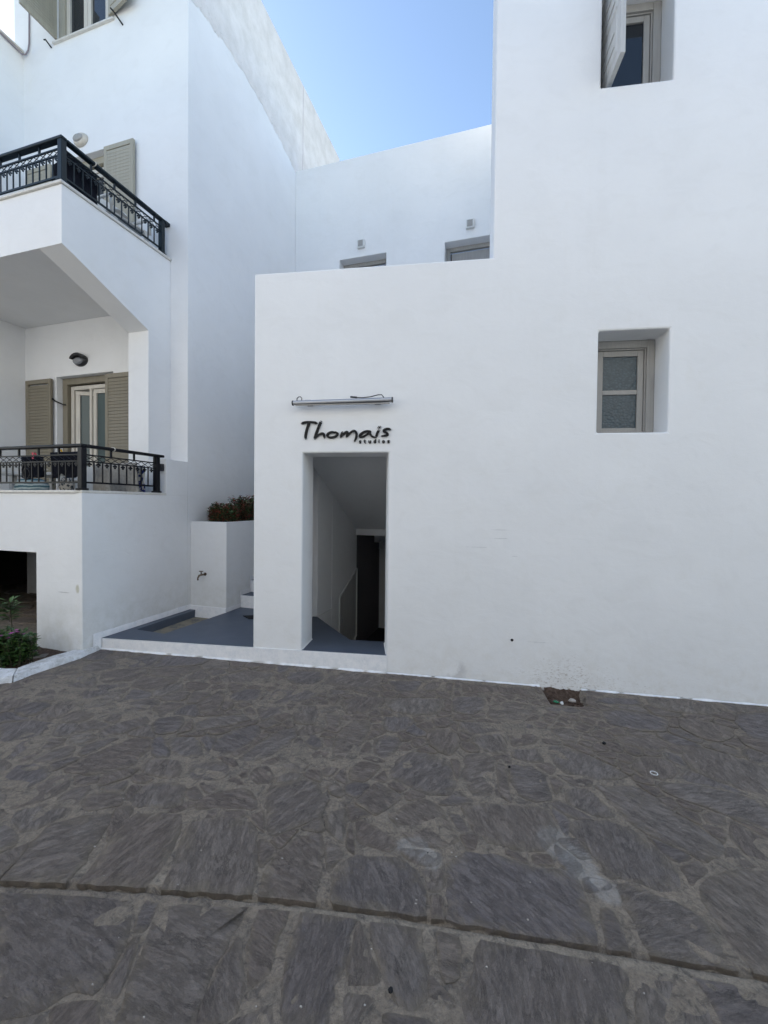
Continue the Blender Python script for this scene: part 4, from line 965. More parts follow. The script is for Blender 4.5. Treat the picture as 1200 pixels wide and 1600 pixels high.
mb.hexa([(UB+.002, 4.90, .08), (-3.99, 4.90, .08), (-3.99, 4.93, .08), (UB+.002, 4.93, .08), (UB+.002, 4.915, .245), (-3.99, 4.915, .245), (-3.99, 4.929, .245), (UB+.002, 4.929, .245)])
mb.hexa([(-3.99, 4.90, .08), (-3.75, 4.90, .183), (-3.75, 4.93, .183), (-3.99, 4.93, .08), (-3.99, 4.915, .245), (-3.752, 4.915, .245), (-3.752, 4.929, .245), (-3.99, 4.929, .245)])
mb.box(-3.760, -3.748, 4.905, 5.24, .186, .245)
part(PL, 'painted_skirting', mb, 'whitepaint', .004)
tp = thing('tap', 'L', (-4.12, 4.93, .70), 'small weathered brass garden tap on the front of the white planter', 'tap')
part(tp, 'spout', MB().tube([(-4.11, 4.929, .70), (-4.115, 4.87, .70), (-4.13, 4.83, .695), (-4.14, 4.815, .66), (-4.14, 4.815, .63)], [.012, .013, .014, .011, .012], 8), 'brass', smooth=True)
part(tp, 'valve', MB().tube([(-4.12, 4.86, .70), (-4.12, 4.855, .745)], .008, 8), 'brass')
part(tp, 'handle', MB().tube([(-4.155, 4.86, .748), (-4.085, 4.85, .752)], .007, 6), 'brass')
part(tp, 'wall_plate', MB().tube([(-4.11, 4.9295, .70), (-4.11, 4.922, .70)], .022, 12), 'brass')
mu, mv = -3.12, 4.86
P = [(mu-.30, mv-.03), (mu-.14, mv-.13), (mu+.30, mv+.08), (mu+.14, mv+.20)]
solo('doormat', 'L', (mu, mv, .187), MB().prism(P, 'z', .188, .198), 'mat', 'black rubber mat on the blue grey landing, half behind the white wall corner', 'mat', .003)

# ================================================================ KERB AND BED
def kz(u): return zg(u)
mb = MB()
path = [(-3.752, 4.16), (-3.742, 3.9), (-3.80, 3.60), (-3.83, 3.42), (-3.835, 3.27)]
inn = [(-3.80, 3.98), (-3.90, 3.965), (-3.965, 3.80), (-3.99, 3.62), (-4.00, 3.46)]
def kerbrun(out, inn_, h):
    o = len(mb.v); n_ = len(out)
    for (a, b) in zip(out, inn_):
        r_ = noise.noise((a[0]*7, a[1]*7, 1))*.008; z = kz(a[0])
        k1 = .16
        mb.v += [(a[0], a[1], z-.08), (a[0]+r_, a[1]+r_, z+.006), (a[0]+(b[0]-a[0])*k1, a[1]+(b[1]-a[1])*k1, z+h+r_), (b[0]+(a[0]-b[0])*.1, b[1]+(a[1]-b[1])*.1, z+h+.006), (b[0], b[1], z+h-.015), (b[0], b[1], z-.08)]
    for i in range(n_-1):
        for k in range(5): mb.f.append((o+i*6+k, o+(i+1)*6+k, o+(i+1)*6+k+1, o+i*6+k+1))
    mb.f.append(tuple(o+k for k in range(6))); mb.f.append(tuple(o+(n_-1)*6+k for k in range(6)))
def dens(P, n_):
    out = []
    for a, b in zip(P, P[1:]):
        for i in range(n_): out.append((a[0]+(b[0]-a[0])*i/n_, a[1]+(b[1]-a[1])*i/n_))
    return out+[P[-1]]
kerbrun(dens(path, 6), dens(inn, 6), .055)
kerbrun(dens([(-3.84, 3.262), (-3.93, 3.21), (-4.6, 3.19), (-6.0, 3.2)], 8), dens([(-4.01, 3.46), (-4.10, 3.44), (-4.6, 3.42), (-6.0, 3.43)], 8), .05)
KB = solo('kerb', 'R', (-3.8, 3.4, .05), mb, 'kerb', 'low worn white painted kerb around the planting bed at the lower left', 'kerb', smooth=False, bw=.006)
mb = MB(); n1, n2 = 26, 14
A0, A1 = (-6.0, 3.40), (-3.92, 3.40)
for j in range(n2+1):
    for i in range(n1+1):
        u = -6.0+i*(2.15)/n1; v = 3.40+j*(.68)/n2
        mb.v.append((u, v, .075+noise.noise((u*8, v*8, 0))*.02))
for j in range(n2):
    for i in range(n1):
        k = j*(n1+1)+i; mb.f.append((k, k+1, k+n1+2, k+n1+1))
mb.f = [f for f in mb.f if all(to('R', 'L', mb.v[i][0], mb.v[i][1])[1] < 3.42 for i in f)]
solo('soil', 'R', (-5, 3.5, .07), mb, 'soil', kind='structure', smooth=True)

# ================================================================ OPPOSITE SIDE OF THE STREET (behind the viewer)
OB = thing('opposite_house', 'R', (0, -1.6, 0), 'white house on the other side of the street, behind the viewer', 'building')
part(OB, 'wall', MB().box(-16, 14, -1.9, -1.6, -.5, 8.0), 'plaster')
NH = thing('sun_block_house', 'L', (-12, 2.5, 0), 'unseen plain white house added along the street to block the sun, beyond the left edge', 'building')
part(NH, 'wall', MB().box(-34, -9.6, 2.6, 10, -.5, 9.0), 'plaster')  # unseen block added to keep direct sun off the paving

# ================================================================ RAILINGS
def railing(F, corner, uend, vend, z0, m_, label):
    """L-shaped iron railing; z0 = top of the coping. parts: posts, rails, balusters, crosses, rosettes"""
    cu, cv = corner
    t = thing('balcony_railing', F, (cu, cv, z0), label, 'railing', 'wrought iron balcony railings')
    def bar(name, a, b, w_, h, par=None, bw=.003):   # a,b points (u,v,z)
        mb = MB()
        if abs(a[0]-b[0]) > abs(a[1]-b[1]): mb.box(min(a[0], b[0]), max(a[0], b[0]), a[1]-w_/2, a[1]+w_/2, a[2]-h/2, a[2]+h/2)
        else: mb.box(a[0]-w_/2, a[0]+w_/2, min(a[1], b[1]), max(a[1], b[1]), a[2]-h/2, a[2]+h/2)
        return part(t, name, mb, m_, bw)
    zr = dict(top=.470, up=.385, mid=.315, bot=.085)
    ps = .030
    for i, (pu, pv) in enumerate(((cu, cv), (cu, vend))):
        p = part(t, 'post', MB().box(pu-ps, pu+ps, pv-ps, pv+ps, z0+.001, z0+.462), m_, .004)
        part(t, 'post_base', MB().prism([(pu+.062*math.cos(k/10*6.283), pv+.062*math.sin(k/10*6.283)) for k in range(10)], 'z', z0+.001, z0+.022), m_, .006, par=p)
    a0 = cu+.034; v1 = vend+.034
    bar('handrail', (uend, cv, z0+.480), (cu+.036, cv, z0+.480), .072, .034, bw=.010)
    bar('handrail', (cu, cv+.0365, z0+.480), (cu, vend+.10, z0+.480), .072, .034, bw=.010)
    for k, h in (('up', .014), ('mid', .014), ('bot', .020)):
        bar('rail', (uend, cv, z0+zr[k]), (cu-ps, cv, z0+zr[k]), .016, h, bw=0)
        bar('rail', (cu, cv+ps, z0+zr[k]), (cu, vend-ps, z0+zr[k]), .016, h, bw=0)
    def runs(du, n, step, start):   # positions
        return [start+step*i for i in range(n)]
    r_ = .0058
    # front run
    for axis in ('u', 'v'):
        L = (cu-ps-uend) if axis == 'u' else (vend-ps-cv-ps)
        step = .103 if axis == 'u' else L/max(1, round(L/.103)); n_ = int(L/step+.01)
        def P(k, off=0):
            s = (k)*step+off
            return (cu-ps-s, cv) if axis == 'u' else (cu, cv+ps+s)
        p = P(1)
        bs = MB().box(p[0]-r_, p[0]+r_, p[1]-r_, p[1]+r_, z0+zr['bot']+.010, z0+zr['mid']-.007)
        b = part(t, 'baluster', bs, m_)
        def d(k): q = P(k); return (q[0]-p[0], q[1]-p[1], 0)
        rep(t, b, [d(k) for k in range(2, n_+(0 if axis == 'v' else 1))])
        # spacer between handrail and upper rail every third
        q = P(3) if axis == 'u' else P(3)
        s_ = part(t, 'spacer', MB().box(q[0]-.009, q[0]+.009, q[1]-.009, q[1]+.009, z0+zr['up']+.007, z0+.463), m_)
        ks = [k for k in range(6, n_+1, 3)]
        rep(t, s_, [(P(k)[0]-q[0], P(k)[1]-q[1], 0) for k in ks])
        # crosses: bars leaning both ways through each half bay
        za, zb = z0+zr['mid']+.007, z0+zr['up']-.007
        h0, h1 = P(0, .002), P(0, step*.98)
        cr_ = MB().tube([(h0[0], h0[1]-(.003 if axis == 'u' else 0), za), (h1[0], h1[1]-(.003 if axis == 'u' else 0), zb)], .0042, 4).tube([(h0[0]+(0 if axis == 'u' else .003), h0[1]+(.003 if axis == 'u' else 0), zb), (h1[0]+(0 if axis == 'u' else .003), h1[1]+(.003 if axis == 'u' else 0), za)], .0042, 4)
        c_ = part(t, 'lattice_cross', cr_, m_)
        rep(t, c_, [(P(k)[0]-P(0)[0], P(k)[1]-P(0)[1], 0) for k in range(1, n_)])
        # club shaped drops under the middle rail
        g = P(0, step*.5); mb = MB()
        def flat(cx, cz, rr, n=8):
            pts = [(cx+rr*math.cos(2*math.pi*i/n), cz+rr*math.sin(2*math.pi*i/n)) for i in range(n)]
            if axis == 'u': mb.prism([(g[0]+x, z) for x, z in pts], 'v', g[1]-.005-rr*.05-abs(cx)*.1, g[1]+.005+rr*.05+abs(cx)*.1)
            else: mb.prism([(g[1]+x, z) for x, z in pts], 'u', g[0]-.005-rr*.05-abs(cx)*.1, g[0]+.005+rr*.05+abs(cx)*.1)
        zc = z0+zr['mid']-.030
        flat(-.015, zc, .010); flat(.0151, zc, .0101); flat(0, zc-.018, .0105); flat(0, zc+.010, .0125, 4)
        o_ = part(t, 'club_drop', mb, m_)
        rep(t, o_, [(P(k)[0]-P(0)[0], P(k)[1]-P(0)[1], 0) for k in range(1, n_)])
    ring = MB().tube([(cu+.042*math.cos(k/8*6.283), cv+.36, z0+.480+.024*math.sin(k/8*6.283)) for k in range(9)], .006, 6)
    part(t, 'cable_tie', ring, 'cream')
    return t
lowr = railing('L', (-4.412, 3.385), -6.5, 4.375, 1.832, M['iron'], 'black iron railing of the lower balcony, with crossed lattice and small club drops')
uppr = railing('L', (-4.706, 3.400), -6.5, 4.755, 5.150, M['irong'], 'green black iron railing of the upper balcony, seen steeply from below')
part(uppr, 'wall_stub', MB().box(-4.745, -4.667, 4.790, 4.868, 5.60, 5.645), 'irong', .004)

# ================================================================ WALL LAMPS
def oval(u, z, w_, h, lab, body, hood):
    t = thing('wall_lamp', 'L', (u, VF, z), lab, 'wall lamp')
    part(t, 'body', MB().dome((u, VF-.001, z), w_, h, .055, 28, 5, .55), body, smooth=True)
    mb = MB().dome((u-.008, VF-.040, z-.016 if hood else z+.004), w_*.74, h*.60, .040, 24, 4, .5)
    part(t, 'lens', mb, 'lens' if hood else 'lensb', smooth=True)
    if hood:
        P = [(u+(w_+.004)*math.cos(a), z+.004+(h+.004)*math.sin(a)) for a in [R_(8+k*16.4) for k in range(11)]]
        Q = [(u+(w_*.86)*math.cos(a), z+.004+(h*.55)*math.sin(a)) for a in [R_(8+k*16.4) for k in range(11)]][::-1]
        part(t, 'hood', MB().prism(P+Q, 'v', VF-.095, VF-.03), body, .004)
    return t
oval(-6.352, 3.868, .135, .090, 'black oval bulkhead lamp with a half hood above the lower balcony door', 'blackplastic', True)
oval(-6.335, 7.195, .135, .100, 'cream oval bulkhead lamp above the upper balcony door', 'creamlamp', False)
t = thing('socket_box', 'L', (-4.437, 4.49, 2.17), 'small square black lamp fixed beside the end post of the lower railing', 'lamp')
part(t, 'housing', MB().box(-4.485, -4.395, 4.425, 4.489, 2.125, 2.215), 'blackplastic', .008)
part(t, 'lens', MB().dome((-4.44, 4.424, 2.17), .026, .026, .012, 12, 2), 'lens')
t = thing('light_bar', 'R', (-1.0, VR, 2.736), 'slim aluminium light bar with loose cable ends, on the wall above the dark lettering', 'sign light')
uL, uR = -1.518, -.500; bv, bz = VR-.085, 2.735
part(t, 'tube', MB().tube([(uL, bv, bz-.004), (uR, bv, bz+.006)], .024, 14), 'alu', smooth=False)
part(t, 'diffuser', MB().box(uL+.03, uR-.03, bv-.012, bv+.012, bz-.031, bz-.0235), 'lensb')
for u in (uL-.004, uR-.008): part(t, 'end_cap', MB().tube([(u, bv, bz+(.006 if u > -1 else -.004)), (u+.012, bv, bz+(.006 if u > -1 else -.004))], .027, 14), 'blackplastic')
for u in (-1.36, -.66): part(t, 'bracket', MB().box(u-.03, u+.03, bv, VR-.001, bz+.018, bz+.026).box(u-.03, u+.03, VR-.006, VR-.001, bz-.02, bz+.03), 'alu', .001)
part(t, 'cable', MB().tube([(-1.475, bv, bz+.02), (-1.478, bv+.01, bz+.045), (-1.462, bv+.015, bz+.062), (-1.442, bv+.015, bz+.062), (-1.428, bv+.01, bz+.045), (-1.425, bv, bz+.02)], .0045, 6), 'blackplastic', smooth=True)
part(t, 'cable', MB().tube([(-.905, bv+.01, bz+.045), (-.86, bv+.012, bz+.040), (-.80, bv+.01, bz+.036), (-.72, bv+.015, bz+.045), (-.65, bv+.018, bz+.062), (-.61, bv+.015, bz+.062), (-.585, bv, bz+.028)], .005, 6), 'blackplastic', smooth=True)
part(t, 'connector', MB().tube([(-.925, bv+.01, bz+.047), (-.86, bv+.012, bz+.041)], .009, 8), 'blackplastic')

# ================================================================ SIGN
SG = thing('sign_lettering', 'R', (-1.0, VR, 2.38), 'raised black brush lettering reading Thomais studios above the doorway', 'sign')
def su(X, Y): return (-1.4405+(X/6+440-472)*.006667, 2.2375+(708.5-(Y/6+600))*.00652)
def crom(P, n_=6):
    out = []
    for i in range(len(P)-1):
        p0, p1, p2, p3 = P[max(i-1, 0)], P[i], P[i+1], P[min(i+2, len(P)-1)]
        for k in range(n_):
            t_ = k/n_
            out.append(tuple(.5*((2*b)+(c-a)*t_+(2*a-5*b+4*c-d_)*t_*t_+(3*b-a-3*c+d_)*t_**3) for a, b, c, d_ in zip(p0, p1, p2, p3)))
    return out+[P[-1]]
def ribbon(mb, pts, depth0, depth1, sm=True):
    """pts: (X, Y, width) in sign units"""
    P = crom(pts) if sm else pts
    Q = [(*su(x, y), w_*.00118*.5) for x, y, w_ in P]
    L, R = [], []
    for i, (x, z, r) in enumerate(Q):
        a, b = Q[max(i-1, 0)], Q[min(i+1, len(Q)-1)]; dx, dz = b[0]-a[0], b[1]-a[1]; l = math.hypot(dx, dz) or 1
        L.append((x-dz/l*r, z+dx/l*r)); R.append((x+dz/l*r, z-dx/l*r))
    def cap(q, prev):
        a = math.atan2(q[1]-prev[1], q[0]-prev[0]); return [(q[0]+q[2]*math.cos(a+k), q[1]+q[2]*math.sin(a+k)) for k in (1.05, .52, 0, -.52, -1.05)]
    n_ = len(L); o = len(mb.v)
    for k, v in ((0, VR-depth1), (1, VR-depth0)):
        for p in L+R: mb.v.append((p[0], v, p[1]))
    for i in range(n_-1):
        mb.f += [(o+i, o+i+1, o+n_+i+1, o+n_+i), (o+2*n_+i, o+3*n_+i, o+3*n_+i+1, o+2*n_+i+1), (o+i, o+2*n_+i, o+2*n_+i+1, o+i+1), (o+n_+i, o+n_+i+1, o+3*n_+i+1, o+3*n_+i)]
    mb.f += [(o, o+n_, o+3*n_, o+2*n_), (o+n_-1, o+3*n_-1, o+4*n_-1, o+2*n_-1)]
    for q, pr in ((Q[0], Q[1]), (Q[-1], Q[-2])):
        c_ = cap(q, pr); mb.prism(c_, 'v', VR-depth1+.0004, VR-depth0)
    return mb
G = {
 'T': [[(188, 374, 17), (210, 367, 20), (245, 363, 19), (290, 365, 19), (318, 371, 22), (330, 375, 10)], [(256, 368, 24), (247, 395, 24), (234, 440, 22), (224, 485, 22), (222, 516, 17)]],
 'h': [[(368, 364, 22), (354, 395, 22), (336, 440, 22), (320, 485, 22), (311, 516, 20)], [(313, 514, 16), (335, 494, 16), (362, 477, 18), (388, 473, 22), (399, 487, 20), (401, 512, 12)]],
 'o': [[(500, 464, 18), (470, 460, 18), (440, 473, 20), (430, 492, 20), (448, 508, 18), (480, 510, 18), (512, 497, 20), (526, 478, 20), (512, 464, 18), (492, 463, 15)]],
 'm': [[(572, 462, 16), (566, 480, 20), (557, 505, 18)], [(560, 504, 14), (578, 484, 16), (602, 464, 18), (618, 462, 20), (618, 480, 20), (612, 503, 16)], [(614, 502, 14), (632, 484, 16), (660, 458, 17), (684, 453, 20), (699, 467, 20), (703, 495, 20), (698, 522, 18), (684, 550, 10)]],
 'a': [[(832, 458, 15), (800, 456, 18), (765, 468, 20), (737, 492, 22), (742, 508, 20), (770, 504, 17), (800, 486, 16), (828, 462, 16)], [(826, 462, 18), (832, 485, 18), (846, 504, 17), (874, 514, 12)]],
 'i': [[(908, 452, 20), (894, 478, 21), (885, 508, 18)], [(909, 424, 22), (917, 419, 22)]],
 's': [[(1010, 441, 20), (985, 437, 19), (958, 446, 20), (956, 460, 20), (980, 474, 20), (990, 488, 20), (972, 498, 19), (935, 503, 12)]],
}
for k, ch in enumerate('Thomais'):
    mb = MB()
    for j, s_ in enumerate(G[ch]): ribbon(mb, s_, .004, .020+.0005*j)
    part(SG, 'letter', mb, 'letter', label='brush letter ' + ch)
w_ = 8.2
def seg(*p): return [(x, y, w_) for x, y in p]
S2 = {
 's': [seg((8, -18), (1, -20), (-6, -17), (-5, -12), (4, -8), (7, -3), (1, 1), (-7, -1))],
 't': [seg((-2, -27), (-2, -4), (2, 1), (7, 0)), seg((-8, -19), (6, -19))],
 'u': [seg((-8, -20), (-8, -5), (-3, 1), (3, 0), (8, -4)), seg((8, -20), (8, 0))],
 'd': [seg((7, -14), (1, -20), (-6, -16), (-8, -9), (-5, -1), (1, 1), (7, -5)), seg((8, -32), (8, 0))],
 'i': [seg((0, -20), (0, 0)), seg((0, -30), (0, -29))],
 'o': [seg((0, -20), (-6, -17), (-8, -10), (-6, -2), (0, 1), (6, -2), (8, -10), (6, -17), (0, -20))],
}
for ch, x in zip('studios', (737, 781, 826, 872, 911, 952, 997)):
    mb = MB()
    for j, s_ in enumerate(S2[ch]): ribbon(mb, [(x+a, 564+b, c_) for a, b, c_ in s_], .003, .014+.0005*j, sm=(ch in 'so'))
    part(SG, 'letter', mb, 'letter', label='small block letter ' + ch)

# ================================================================ THINGS ON THE BALCONIES
def sheet(u0, u1, z0, z1, v, amp, k, th=.006, sag=.02, ph=0., taper=0.):
    """hanging cloth in the u-z plane with folds"""
    mb = MB(); nu_, nz_ = 26, 10
    for side in (0, 1):
        for j in range(nz_+1):
            for i in range(nu_+1):
                a = i/nu_; b = j/nz_
                f_ = amp*math.sin(a*k+ph+noise.noise((a*3, b*2, ph))*1.5)*(1-b*.6)
                u = u0+(u1-u0)*(a+(a-.5)*taper*(1-b)); z = z0+(z1-z0)*b - sag*math.sin(a*9+ph)*(1-b) + noise.noise((a*4, ph, 1))*.03*(1-b)
                mb.v.append((u, v+f_+side*th, z))
    n_ = (nu_+1)*(nz_+1)
    for j in range(nz_):
        for i in range(nu_):
            q = j*(nu_+1)+i
            mb.f.append((q, q+1, q+nu_+2, q+nu_+1)); mb.f.append((n_+q, n_+q+nu_+1, n_+q+nu_+2, n_+q+1))
    for j in range(nz_):
        for e in (0, nu_): q = j*(nu_+1)+e; mb.f.append((q, q+nu_+1, n_+q+nu_+1, n_+q))
    for i in range(nu_):
        for e in (0, nz_): q = e*(nu_+1)+i; mb.f.append((q, q+1, n_+q+1, n_+q))
    return mb
def lump(c, r, seed, squash=(1, 1, 1), n_=18, amp=.25):
    mb = MB(); m_ = n_//2
    for j in range(m_+1):
        for i in range(n_):
            a, b = 2*math.pi*i/n_, math.pi*j/m_-math.pi/2
            d_ = Vector((math.cos(a)*math.cos(b), math.sin(a)*math.cos(b), math.sin(b)))
            k = 1+amp*noise.noise(d_*1.7+Vector((seed, 0, 0)))+amp*.5*noise.noise(d_*5+Vector((seed, 3, 0)))
            mb.v.append((c[0]+d_.x*r*k*squash[0], c[1]+d_.y*r*k*squash[1], c[2]+d_.z*r*k*squash[2]))
    for j in range(m_):
        for i in range(n_): mb.f.append((j*n_+i, j*n_+(i+1) % n_, (j+1)*n_+(i+1) % n_, (j+1)*n_+i))
    return mb
# lower balcony
solo('clothing', 'L', (-4.9, 3.62, 2.2), sheet(-5.13, -4.66, 2.00, 2.275, 3.55, .02, 9, ph=1.1, th=.03, taper=-.1), 'blackcloth', 'black garment hung behind the lower railing under the yellow peg', 'clothing', smooth=True)
bag = thing('bag', 'L', (-5.5, 3.62, 2.1), 'black bag with a round strap ring hanging behind the lower railing under the pink peg', 'bag')
part(bag, 'bag_body', sheet(-5.62, -5.32, 2.0, 2.235, 3.56, .02, 7, th=.05, ph=.4), 'blackcloth', smooth=True)
part(bag, 'strap_ring', MB().tube([(-5.50+.055*math.cos(k/14*6.283), 3.545, 2.03+.065*math.sin(k/14*6.283)) for k in range(15)], .009, 6), 'blackplastic', smooth=True)
for (u, v, z, mm, lab) in ((-5.40, 3.56, 2.235, 'pink', 'pink clothes peg on the black bag of the lower balcony'), (-4.98, 3.56, 2.262, 'yellow', 'yellow clothes peg on the black garment of the lower balcony')):
    t = thing('clothes_peg', 'L', (u, v, z), lab, 'clothes peg', 'coloured clothes pegs')
    part(t, 'peg_leg', MB().hexa([(u-.012, v-.012, z-.03), (u+.012, v-.012, z-.03), (u+.012, v-.004, z-.03), (u-.012, v-.004, z-.03), (u-.009, v-.018, z+.045), (u+.009, v-.018, z+.045), (u+.009, v-.010, z+.045), (u-.009, v-.010, z+.045)]), mm)
    part(t, 'peg_leg', MB().hexa([(u-.012, v+.035, z-.03), (u+.012, v+.035, z-.03), (u+.012, v+.043, z-.03), (u-.012, v+.043, z-.03), (u-.009, v+.008, z+.045), (u+.009, v+.008, z+.045), (u+.009, v+.016, z+.045), (u-.009, v+.016, z+.045)]), mm)
tb = thing('table', 'L', (-5.75, 4.1, 1.33), 'white plastic table on the lower balcony, its edge seen through the railing', 'table')
part(tb, 'table_top', MB().box(-6.35, -5.35, 3.85, 4.45, 2.04, 2.075), 'plastic', .006)
for u, v in ((-6.30, 3.90), (-5.40, 3.90), (-6.30, 4.40), (-5.40, 4.40)):
    part(tb, 'leg', MB().box(u-.03, u+.03, v-.03, v+.03, 1.331, 2.038), 'plastic', .006)
def chair(u, v, z, ang, lab):
    t = thing('plastic_chair', 'L', (u, v, z), lab, 'chair', 'white plastic chairs on the balconies')
    ca, sa = math.cos(ang), math.sin(ang)
    def X(mb):
        mb.v = [(u+p[0]*ca-p[1]*sa, v+p[0]*sa+p[1]*ca, z+p[2]) for p in mb.v]; return mb
    part(t, 'seat', X(MB().box(-.22, .22, -.22, .20, .40, .425)), 'plastic', .008)
    n_ = 9; bk = MB()
    for k in range(n_+1):
        a = -1.1+2.2*k/n_; x, y = .25*math.sin(a), .20+.07*math.cos(a)-.07
        h = .84-.05*(abs(a)/1.1)**2
        for (o_, zz) in ((0, .42), (0, h)): bk.v.append((x, y+(zz-.42)*.22, zz))
        for (o_, zz) in ((.018, .42), (.018, h)): bk.v.append((x, y+.018+(zz-.42)*.22, zz))
    for k in range(n_):
        a, b = k*4, k*4+4
        bk.f += [(a, b, b+1, a+1), (a+2, a+3, b+3, b+2), (a+1, b+1, b+3, a+3), (a, a+2, b+2, b)]
    bk.f += [(0, 1, 3, 2), (n_*4, n_*4+2, n_*4+3, n_*4+1)]
    part(t, 'backrest', X(bk), 'plastic', .005)
    for s_ in (-1, 1):
        part(t, 'armrest', X(MB().tube([(s_*.24, .24, .66), (s_*.27, .0, .64), (s_*.26, -.20, .62), (s_*.25, -.22, .40)], .02, 6)), 'plastic', smooth=True)
        part(t, 'leg', X(MB().tube([(s_*.20, -.20, .41), (s_*.24, -.25, .0)], [.03, .02], 6)), 'plastic')
        part(t, 'leg', X(MB().tube([(s_*.19, .18, .41), (s_*.23, .27, .0)], [.03, .02], 6)), 'plastic')
    return t
chair(-5.02, 4.10, 1.33, R_(70), 'white plastic chair right of the table on the lower balcony, beside the corner post')
chair(-6.25, 3.80, 1.42, R_(150), 'white plastic chair at the left edge of the lower balcony, under the striped towel')
solo('towel', 'L', (-5.9, 3.7, 1.9), lump((-5.82, 3.80, 1.88), .20, 3, (1.5, .5, .55)), 'stripe', 'teal striped towel bundled over the left chair of the lower balcony', 'towel', smooth=True)
solo('towel', 'L', (-5.2, 3.7, 1.9), lump((-5.20, 3.80, 1.90), .12, 8, (.9, .5, .95)), 'pattern', 'beige and black patterned towel crumpled in the middle of the lower balcony', 'towel', smooth=True)
solo('folded_cover', 'L', (-4.7, 3.8, 1.9), sheet(-4.86, -4.62, 1.40, 2.16, 3.86, .02, 40, th=.02, taper=.1), 'beigecloth', 'pleated beige cloth hanging just right of the corner post of the lower balcony', 'cloth', smooth=True)
solo('folded_cover', 'L', (-4.8, 4.1, 1.9), sheet(-5.05, -4.48, 1.40, 2.20, 4.12, .018, 55, th=.02, taper=.25, ph=2), 'beigecloth', 'wide beige pleated cover behind the right run of the lower railing', 'cloth', smooth=True)
solo('towel', 'L', (-4.6, 4.3, 1.9), sheet(-4.66, -4.45, 1.50, 2.17, 4.20, .03, 8, th=.02, ph=.7), 'bluewhite', 'blue and white printed cloth hanging near the end post of the lower railing', 'towel', smooth=True)
# upper balcony
solo('clothing', 'L', (-4.85, 3.6, 5.3), sheet(-5.10, -4.78, 5.08, 5.56, 3.56, .03, 6, th=.03, ph=2.1), 'blackcloth', 'black garment hung left of the corner post of the upper balcony', 'clothing', smooth=True)
mb = sheet(3.50, 3.86, 5.22, 5.58, -4.80, .025, 6, th=.03, ph=.3); mb.v = [(p[1], p[0], p[2]) for p in mb.v]
solo('clothing', 'L', (-4.8, 3.6, 5.3), mb, 'blackcloth', 'black garment hung right of the corner post of the upper balcony, with a red edge', 'clothing', smooth=True)
solo('towel', 'L', (-5.4, 3.6, 5.2), sheet(-5.55, -5.08, 5.10, 5.38, 3.60, .02, 12, th=.02, ph=.9), 'greyprint', 'grey printed cloth behind the upper railing, left of the black garment', 'towel', smooth=True)
solo('clothing', 'L', (-5.9, 3.6, 5.2), sheet(-6.1, -5.60, 5.08, 5.33, 3.62, .02, 12, th=.02, ph=1.7), 'blackcloth', 'dark cloth at the far left of the upper railing', 'clothing', smooth=True)
solo('clothes_peg', 'L', (-4.79, 3.50, 5.58), MB().box(-4.80, -4.775, 3.475, 3.50, 5.53, 5.61), 'pink', 'red clothes peg beside the corner post of the upper railing', 'clothes peg', .003)
chair(-5.02, 4.40, 4.95, R_(80), 'white plastic chair on the upper balcony, at the lower end of the railing')
solo('cushion', 'L', (-4.95, 4.35, 5.4), lump((-4.98, 4.30, 5.42), .14, 5, (.9, .9, .6)), 'beigecloth', 'beige cushion on the chair of the upper balcony', 'cushion', smooth=True)

# ================================================================ PLANTS
def leaf(mb, p, d_, up, L, W):
    d_ = d_.normalized(); s_ = d_.cross(up).normalized(); n_ = s_.cross(d_)
    a = p; b = p+d_*L*.45+s_*W*.5+n_*L*.05; c_ = p+d_*L-n_*L*.12; e = p+d_*L*.45-s_*W*.5+n_*L*.05; m_ = p+d_*L*.5-n_*L*.03
    mb.add([a, b, c_, e, m_], [(0, 1, 4), (1, 2, 4), (2, 3, 4), (3, 0, 4)])
def shrub(F, org, dims, n_stem, per, L, W, seed, stemlean=.5, hvar=.4):
    r = random.Random(seed); fo, st = MB(), MB()
    for i in range(n_stem):
        bx = org[0]+r.uniform(-1, 1)*dims[0]*.8; by = org[1]+r.uniform(-1, 1)*dims[1]*.8
        h = dims[2]*r.uniform(1-hvar, 1.0)*(1-.35*abs((bx-org[0])/dims[0])**3)
        lean = Vector((r.uniform(-1, 1)*stemlean*dims[0]*.5, r.uniform(-1, 1)*stemlean*dims[1]*.6, h)); b = Vector((bx, by, org[2]))
        st.tube([b, b+lean*.5+Vector((r.uniform(-.01, .01),)*3), b+lean], [.004, .003, .002], 4)
        for k in range(per):
            t_ = .15+.85*(k+r.random())/per
            p = b+lean*t_; a = r.uniform(0, 6.283)
            d_ = Vector((math.cos(a), math.sin(a), r.uniform(-.1, .9)))
            leaf(fo, p+d_*.004, d_, Vector((r.uniform(-.3, .3), r.uniform(-.3, .3), 1)), L*r.uniform(.7, 1.25), W*r.uniform(.7, 1.2))
    return fo, st
fo, st = shrub('L', (-4.03, 5.22, 1.375), (.24, .17, .34), 120, 28, .058, .030, 4)
f2, s2_ = shrub('L', (-4.00, 5.75, 1.375), (.20, .36, .46), 130, 28, .058, .030, 5)
t = thing('flowering_shrub', 'L', (-3.7, 5.3, 1.375), 'bushy green shrub with red tipped leaves growing on top of the white planter', 'shrub')
part(t, 'foliage', fo, 'leafr', kind='stuff'); part(t, 'foliage', f2, 'leafr', kind='stuff'); part(t, 'stems', st, 'stem', kind='stuff'); part(t, 'stems', s2_, 'stem', kind='stuff')
